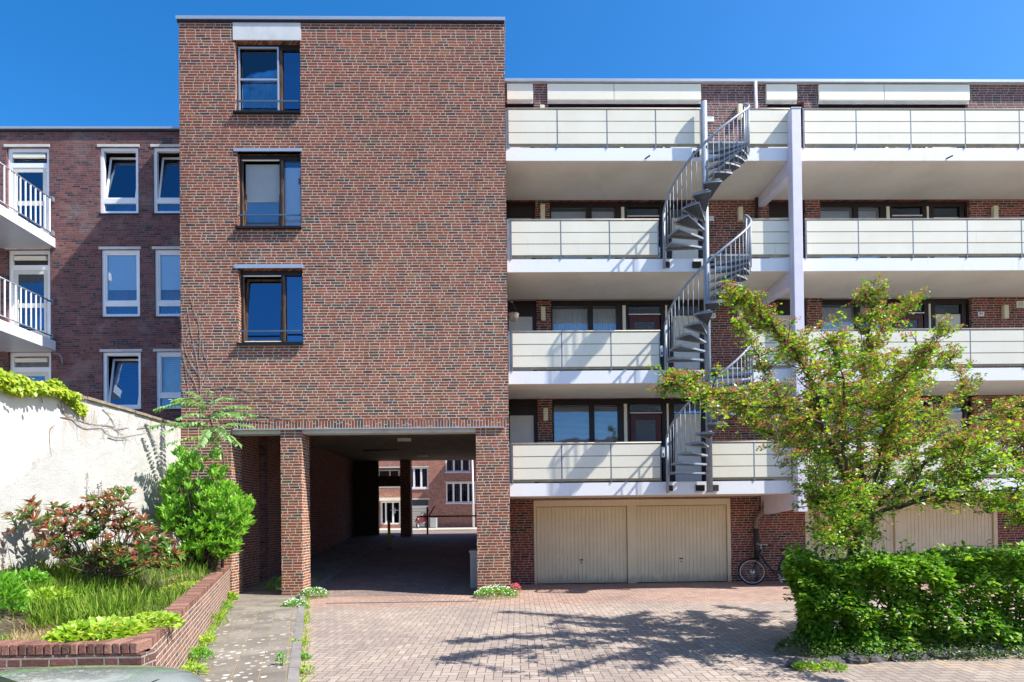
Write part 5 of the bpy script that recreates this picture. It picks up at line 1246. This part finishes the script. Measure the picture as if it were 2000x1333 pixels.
c = bedpt(255, 1228); pmound('ladys_mantle', 'lime-green leafy plant with yellow sprays spilling over the planter corner', 'plant', (c[0]+.20, 5.50, .76), .42, .34, .17, 1050, .075, .06, l_lime, [(l_limef, 300, .012)])
c = bedpt(330, 1222); pmound('ladys_mantle', 'lime-green clump of yellow flowers close to the planter corner, on its right side', 'plant', (-3.66, 5.95, .76), .24, .34, .16, 420, .07, .055, l_lime, [(l_limef, 170, .012)])
c = bedpt(378, 1150); pmound('stonecrop', 'low yellow-green stonecrop mat beside the planter side coping', 'plant', (c[0]-.15, c[1], c[2]-.03), .30, .9, .10, 1000, .035, .02, l_lime, [(l_limef, 240, .010)])
c = bedpt(405, 1112); pmound('stonecrop', 'dry brownish stonecrop clump at the far end of the planter', 'plant', (c[0]-.1, c[1]-.6, c[2]-.03), .25, .7, .10, 600, .035, .015, l_dry)
c = bedpt(8, 1225); pmound('garden_plant', 'upright dark green leafy plant at the left edge of the bed', 'plant', (c[0]-.1, c[1], c[2]-.02), .30, .25, .50, 620, .11, .03, l_green, None, 1.0)
c = bedpt(75, 1122); pmound('garden_plant', 'bright green leafy weed below the photinia shrub', 'plant', (c[0], c[1]-.2, c[2]-.02), .32, .3, .34, 520, .10, .045, l_green, None, .8)
c = bedpt(120, 1150); pmound('garden_plant', 'pale green leafy weed in the tall grass of the bed', 'plant', (c[0], c[1]-.2, c[2]-.02), .35, .25, .28, 420, .09, .035, l_lime, None, .9)
m_seed = simple('seed_brown', (.12, .06, .04), .9)
for lab_, lst in (('dry brown flower spikes standing against the white wall behind the photinia', ((168,1000,925),(190,1010,945),(196,1000,940),(182,1015,958))), ('pair of dry brown spikes at the far left edge before the white wall', ((5,1110,1040),(3,1100,1055)))):
    y_ = 9.7 if len(lst) > 2 else 8.4
    g0 = thing('dead_flower_spikes', lab_, 'plant', (GW+.3, y_, 1.1))
    for (a, c, top) in lst:
        p0 = Vector(P(a, c+60, y_)); p1 = Vector(P(a+2, top, y_)); p0.x = max(p0.x, GW+.1); p1.x = max(p1.x, GW+.1)
        s_ = MB().tube([p0, p1], [.005, .003], 4).build('spike', m_rust, g0); SPk = []
        for i in range(90): t = .45+.55*rnd.random(); SPk.append(p0+(p1-p0)*t+Vector((rnd.gauss(0, .012), rnd.gauss(0, .012), 0)))
        n = len(SPk); leafobj('seed_head', SPk, rv(n), rv(n), .022, .014, m_seed, s_)
# grasses: nobody could count them
def grass(nm, lab, regs, mat, hmin, hmax, w=.007, pave=False, lean=.35):
    pp, dd, hh = [], [], []
    for (px0, py0, px1, py1, n) in regs:
        for i in range(n):
            a = px0+(px1-px0)*rnd.random(); c = py0+(py1-py0)*rnd.random()
            if pave: p = PG(a, c, .05); q = (p.x, p.y, .0)
            else:
                p = PG(a, c, .85)
                if rnd.random() > .35+.9*max(0, math.sin(p.x*2.7+p.y*1.3)*math.sin(p.y*2.2-p.x)+.35): continue
                if not (5.3 < p.y < T-.1 and GW+.05 < p.x < xin(p.y)): continue
                q = (p.x, p.y, soil(p.x, p.y)-.01)
            pp.append(q); dd.append((rnd.gauss(0, lean), rnd.gauss(0, lean), 1)); hh.append(rnd.uniform(hmin, hmax))
    n = len(pp); o = leafobj(nm, pp, dd, rv(n), np.array(hh), w, mat, None, 4, .0, .12); tag(o, lab, 'grass', None, 'stuff'); return o
grass('tall_grass', 'tall green grass filling the middle of the raised bed', [(0,1105,360,1190,4200),(60,1120,270,1200,5200),(220,1080,430,1130,2200),(0,1090,200,1130,1500)], l_grass, .12, .34, .008)
grass('short_grass', 'short green grass and sprouts covering the soil of the bed', [(0,1100,460,1245,13000),(340,1080,460,1130,4000)], l_grass, .03, .10, .008, lean=.7)
grass('dry_grass', 'straw-coloured dead grass along the front of the raised bed', [(20,1195,250,1248,5200),(100,1215,260,1250,2600)], l_dry, .05, .16, .005, lean=.9)
pp, dd, hh = [], [], []
for i in range(5200):
    y = rnd.uniform(5.2, 13.5); 
    if rnd.random() > .25+.75*max(0, math.sin(y*2.3)*math.sin(y*5.1+1)+.35): continue
    if rnd.random() < .78: x = px_(y)+.01+abs(rnd.gauss(0, .07))
    else: x = kx(y)+abs(rnd.gauss(0, .05))+.005
    pp.append((x, y, KT-.01 if x < kx(y)-.13 else -.005)); dd.append((rnd.gauss(.15, .6), rnd.gauss(0, .6), 1)); hh.append(rnd.uniform(.03, .12))
o = leafobj('wall_foot_grass', pp, dd, rv(len(pp)), np.array(hh), .010, l_lime, None, 4, .0, .12); tag(o, 'thin grass and sprouts growing in the joints along wall foot and kerb', 'grass', None, 'stuff')
def weed(px, py, r, h, n, mat, lab, fl=None, nm='weed', z=0.0, ln=.05, wd=.03):
    p = PG(px, py, z); return pmound(nm, lab, 'weed', (p.x, p.y, z), r*1.3, r, h, n, ln, wd, mat, fl, .7)
weed(464, 1152, .19, .30, 330, l_lime, 'large lime-green weed at the end of the planter by the walkway', z=KT, ln=.11, wd=.06)
weed(450, 1172, .13, .16, 150, l_lime, 'low lime-green weed just in front of the large one by the planter', z=KT, ln=.07, wd=.05)
weed(543, 1156, .22, .38, 520, l_green, 'bushy green weed against the left foot of the middle brick pillar', z=KT, ln=.05, wd=.018)
weed(612, 1168, .28, .24, 800, l_green, 'cushion of white daisies right of the middle pillar foot', [(l_white, 85, .017)], 'daisy_cushion', ln=.05, wd=.02)
weed(576, 1190, .22, .20, 600, l_green, 'cushion of white daisies below the middle pillar at the kerb end', [(l_white, 60, .017)], 'daisy_cushion', ln=.05, wd=.02)
weed(968, 1167, .40, .26, 1200, l_green, 'wide strip of white daisies along the right pillar foot', [(l_white, 100, .017)], 'daisy_cushion', ln=.05, wd=.02)
weed(1006, 1163, .13, .26, 160, l_green, 'small plant with red flowers at the right pillar corner', [(l_red, 34, .03)], 'red_flower', ln=.04, wd=.016)
for (a, c, r, h, n, mt, lab) in ((432,1192,.16,.16,190,l_green,'green weed in the joint along the middle of the planter foot'),(418,1222,.18,.20,200,l_grass,'tufted grassy weed along the planter foot'),(402,1258,.12,.12,150,l_lime,'lime-green weed along the planter foot, second from the car'),(385,1290,.15,.15,260,l_green,'leafy weed along the planter foot, nearest to the car'),
    (376,1318,.12,.12,170,l_lime,'pale weed between the car and the planter foot'),(580,1262,.09,.09,120,l_lime,'small bright weed growing at the kerb edge'),(592,1288,.08,.05,110,l_green,'flat tuft of weed beside the kerb, nearer the street'),(600,1318,.06,.14,40,l_lime,'spindly single weed beside the kerb at the picture edge'),
    (548,1300,.05,.16,46,l_green,'thin grassy weed in the gap between tiles and kerb'),(1575,1308,.12,.07,260,l_lime,'bright grass tuft at the left corner of the hedge'),(1625,1308,.13,.06,240,l_grass,'second grass tuft in front of the hedge corner'),(1555,1280,.2,.25,420,l_dark,'shaded weeds crowding the left corner of the hedge')):
    weed(a, c, r, h, n, mt, lab, z=KT if a < 560 else 0, ln=.05, wd=.022)
# ------------------------------------------------------------------ parked car
CXc, CYn = -2.68, 4.02
m_car = simple('car_paint', (.36, .42, .42), .25, metal=.4, var=.03, coat=1.0)
cr = thing('parked_car', 'grey-green parked car whose bonnet points at the brick planter', 'car', (CXc, CYn-2.0, 0))
def loft(secs, name, mat, par, sub=2, caps=True):
    mb = MB(); m = len(secs[0]); mb.add([v for s in secs for v in s], [(i*m+j, i*m+(j+1) % m, (i+1)*m+(j+1) % m, (i+1)*m+j) for i in range(len(secs)-1) for j in range(m)]+([tuple(range(m))[::-1], tuple(range((len(secs)-1)*m, len(secs)*m))] if caps else []), 0, True)
    o = mb.build(name, mat, par)
    if sub: md = o.modifiers.new('s', 'SUBSURF'); md.levels = sub; md.render_levels = sub
    return o
def sec(y, w, zb, zs, zt, wt):     # y offset back from the nose, half width, bottom, shoulder, top, half width at top
    Y = CYn-y; pr = [(0, zb), (w*.8, zb), (w*.98, zb+.08), (w, (zb+zs)/2), (w*.985, zs), (wt, zt-.015), (wt*.55, zt+.012), (0, zt+.02)]
    pts = [(CXc+a, Y, z) for a, z in pr]+[(CXc-a, Y, z) for a, z in reversed(pr[1:-1])]; return pts
body = [sec(.0, .52, .36, .55, .70, .46), sec(.06, .70, .25, .64, .84, .62), sec(.26, .84, .20, .73, .965, .68), sec(.70, .88, .20, .79, 1.015, .71), sec(1.12, .885, .20, .82, 1.035, .73), sec(1.4, .89, .2, .84, 1.02, .78), sec(2.6, .89, .2, .88, .99, .80), sec(3.6, .88, .2, .88, 1.0, .78), sec(3.95, .82, .24, .82, .95, .7), sec(4.05, .7, .36, .7, .8, .6)]
loft(body, 'body', m_car, cr)
cab = [sec(1.15, .72, .95, .97, 1.0, .68), sec(1.75, .76, .95, 1.1, 1.40, .60), sec(2.2, .77, .95, 1.12, 1.47, .60), sec(3.1, .76, .95, 1.12, 1.43, .58), sec(3.85, .70, .95, 1.0, 1.02, .62)]
loft(cab, 'windscreen', simple('car_glass', (.02, .03, .035), .05, spec=.8, var=.02), cr)
loft([sec(1.85, .60, 1.41, 1.43, 1.45, .54), sec(2.3, .62, 1.45, 1.47, 1.50, .56), sec(3.1, .60, 1.41, 1.44, 1.465, .54), sec(3.45, .55, 1.25, 1.28, 1.30, .5)], 'roof', m_car, cr)
for sx_ in (-1, 1):
    for yo in (.82, 3.25): whl(cr, (CXc+sx_*.82, CYn-yo, .31), (1, 0, 0), .31, .075, 'wheel', 0, .07)
    ellip(MB(), (CXc+sx_*.62, CYn-.13, .66), .16, .10, .07).build('headlight', m_plate, cr)
    g = MB(); ellip(g, (CXc+sx_*.98, CYn-1.55, 1.02), .10, .06, .07); g.build('wing_mirror', m_car, cr)
box('grille', m_blk2, cr, CXc-.4, CXc+.4, CYn-.03, CYn+.012, .40, .54, .01)
g = MB()
for sx_ in (-1, 1): g.tube([(CXc+sx_*.70, CYn-1.05, 1.0), (CXc+sx_*.66, CYn-.7, .975), (CXc+sx_*.60, CYn-.3, .90)], .004, 5)
g.build('bonnet_seam', m_blk2, cr)
# ------------------------------------------------------------------ house behind the camera (seen in the window reflections)
oh = thing('brick_house', 'brick row with a tiled roof on the street side behind the viewer', 'building', (0, -17, 0))
wallmb(-40, 40, 0, 5.6, -17.3, .3, []).build('wall', m_far, oh)
MB().prism([(-40, -17), (40, -17), (40, -27), (-40, -27)], 0, 5.5).build('shell', m_far, oh)
g = MB(); g.add([(-41,-16.7,5.5),(41,-16.7,5.5),(41,-22,9.2),(-41,-22,9.2),(-41,-27.3,5.5),(41,-27.3,5.5)], [(0,1,2,3),(3,2,5,4),(0,3,4),(1,5,2)]); g.build('roof', brick('roof_tiles', [(.5, (.22, .08, .05)), (.5, (.16, .07, .05))], (.05, .04, .035), joint=.03, L=.25, h=.3), oh)
for x in range(-36, 37, 6):
    o = box('window', m_white, oh, x, x+2, -16.99, -16.9, 3.2, 4.7); box('pane', m_frost, o, x+.1, x+1.9, -16.89, -16.885, 3.3, 4.6)
# ------------------------------------------------------------------ light and render
sd = Vector((3.2, -1.0, 4.05)).normalized()          # towards the sun
su = bpy.data.lights.new('sun', 'SUN'); su.energy = 5.0; su.angle = math.radians(.5); su.color = (1, .955, .88)
so = bpy.data.objects.new('sun', su); C.objects.link(so); so.rotation_euler = sd.to_track_quat('Z', 'Y').to_euler()
w = bpy.data.worlds.new('World'); bpy.context.scene.world = w; w.use_nodes = True; nt = w.node_tree; nt.nodes.clear()
sk = nt.nodes.new('ShaderNodeTexSky'); sk.sky_type = 'NISHITA'; sk.sun_disc = False
sk.sun_elevation = math.asin(sd.z); sk.sun_rotation = math.atan2(sd.x, sd.y)
sk.altitude = 200; sk.air_density = .85; sk.dust_density = .8; sk.ozone_density = 3.0
hs = nt.nodes.new('ShaderNodeHueSaturation'); hs.inputs['Saturation'].default_value = 1.36
bg = nt.nodes.new('ShaderNodeBackground'); bg.inputs[1].default_value = .15
ou = nt.nodes.new('ShaderNodeOutputWorld')
nt.links.new(sk.outputs[0], hs.inputs['Color']); nt.links.new(hs.outputs[0], bg.inputs[0]); nt.links.new(bg.outputs[0], ou.inputs[0])
sc = bpy.context.scene; sc.view_settings.view_transform = 'Standard'; sc.view_settings.look = 'None'; sc.view_settings.exposure = .92; sc.view_settings.gamma = 1
sc.view_settings.use_curve_mapping = False
sc.cycles.max_bounces = 8; sc.cycles.transparent_max_bounces = 24; sc.cycles.diffuse_bounces = 4; sc.cycles.glossy_bounces = 3
sc.cycles.use_adaptive_sampling = True
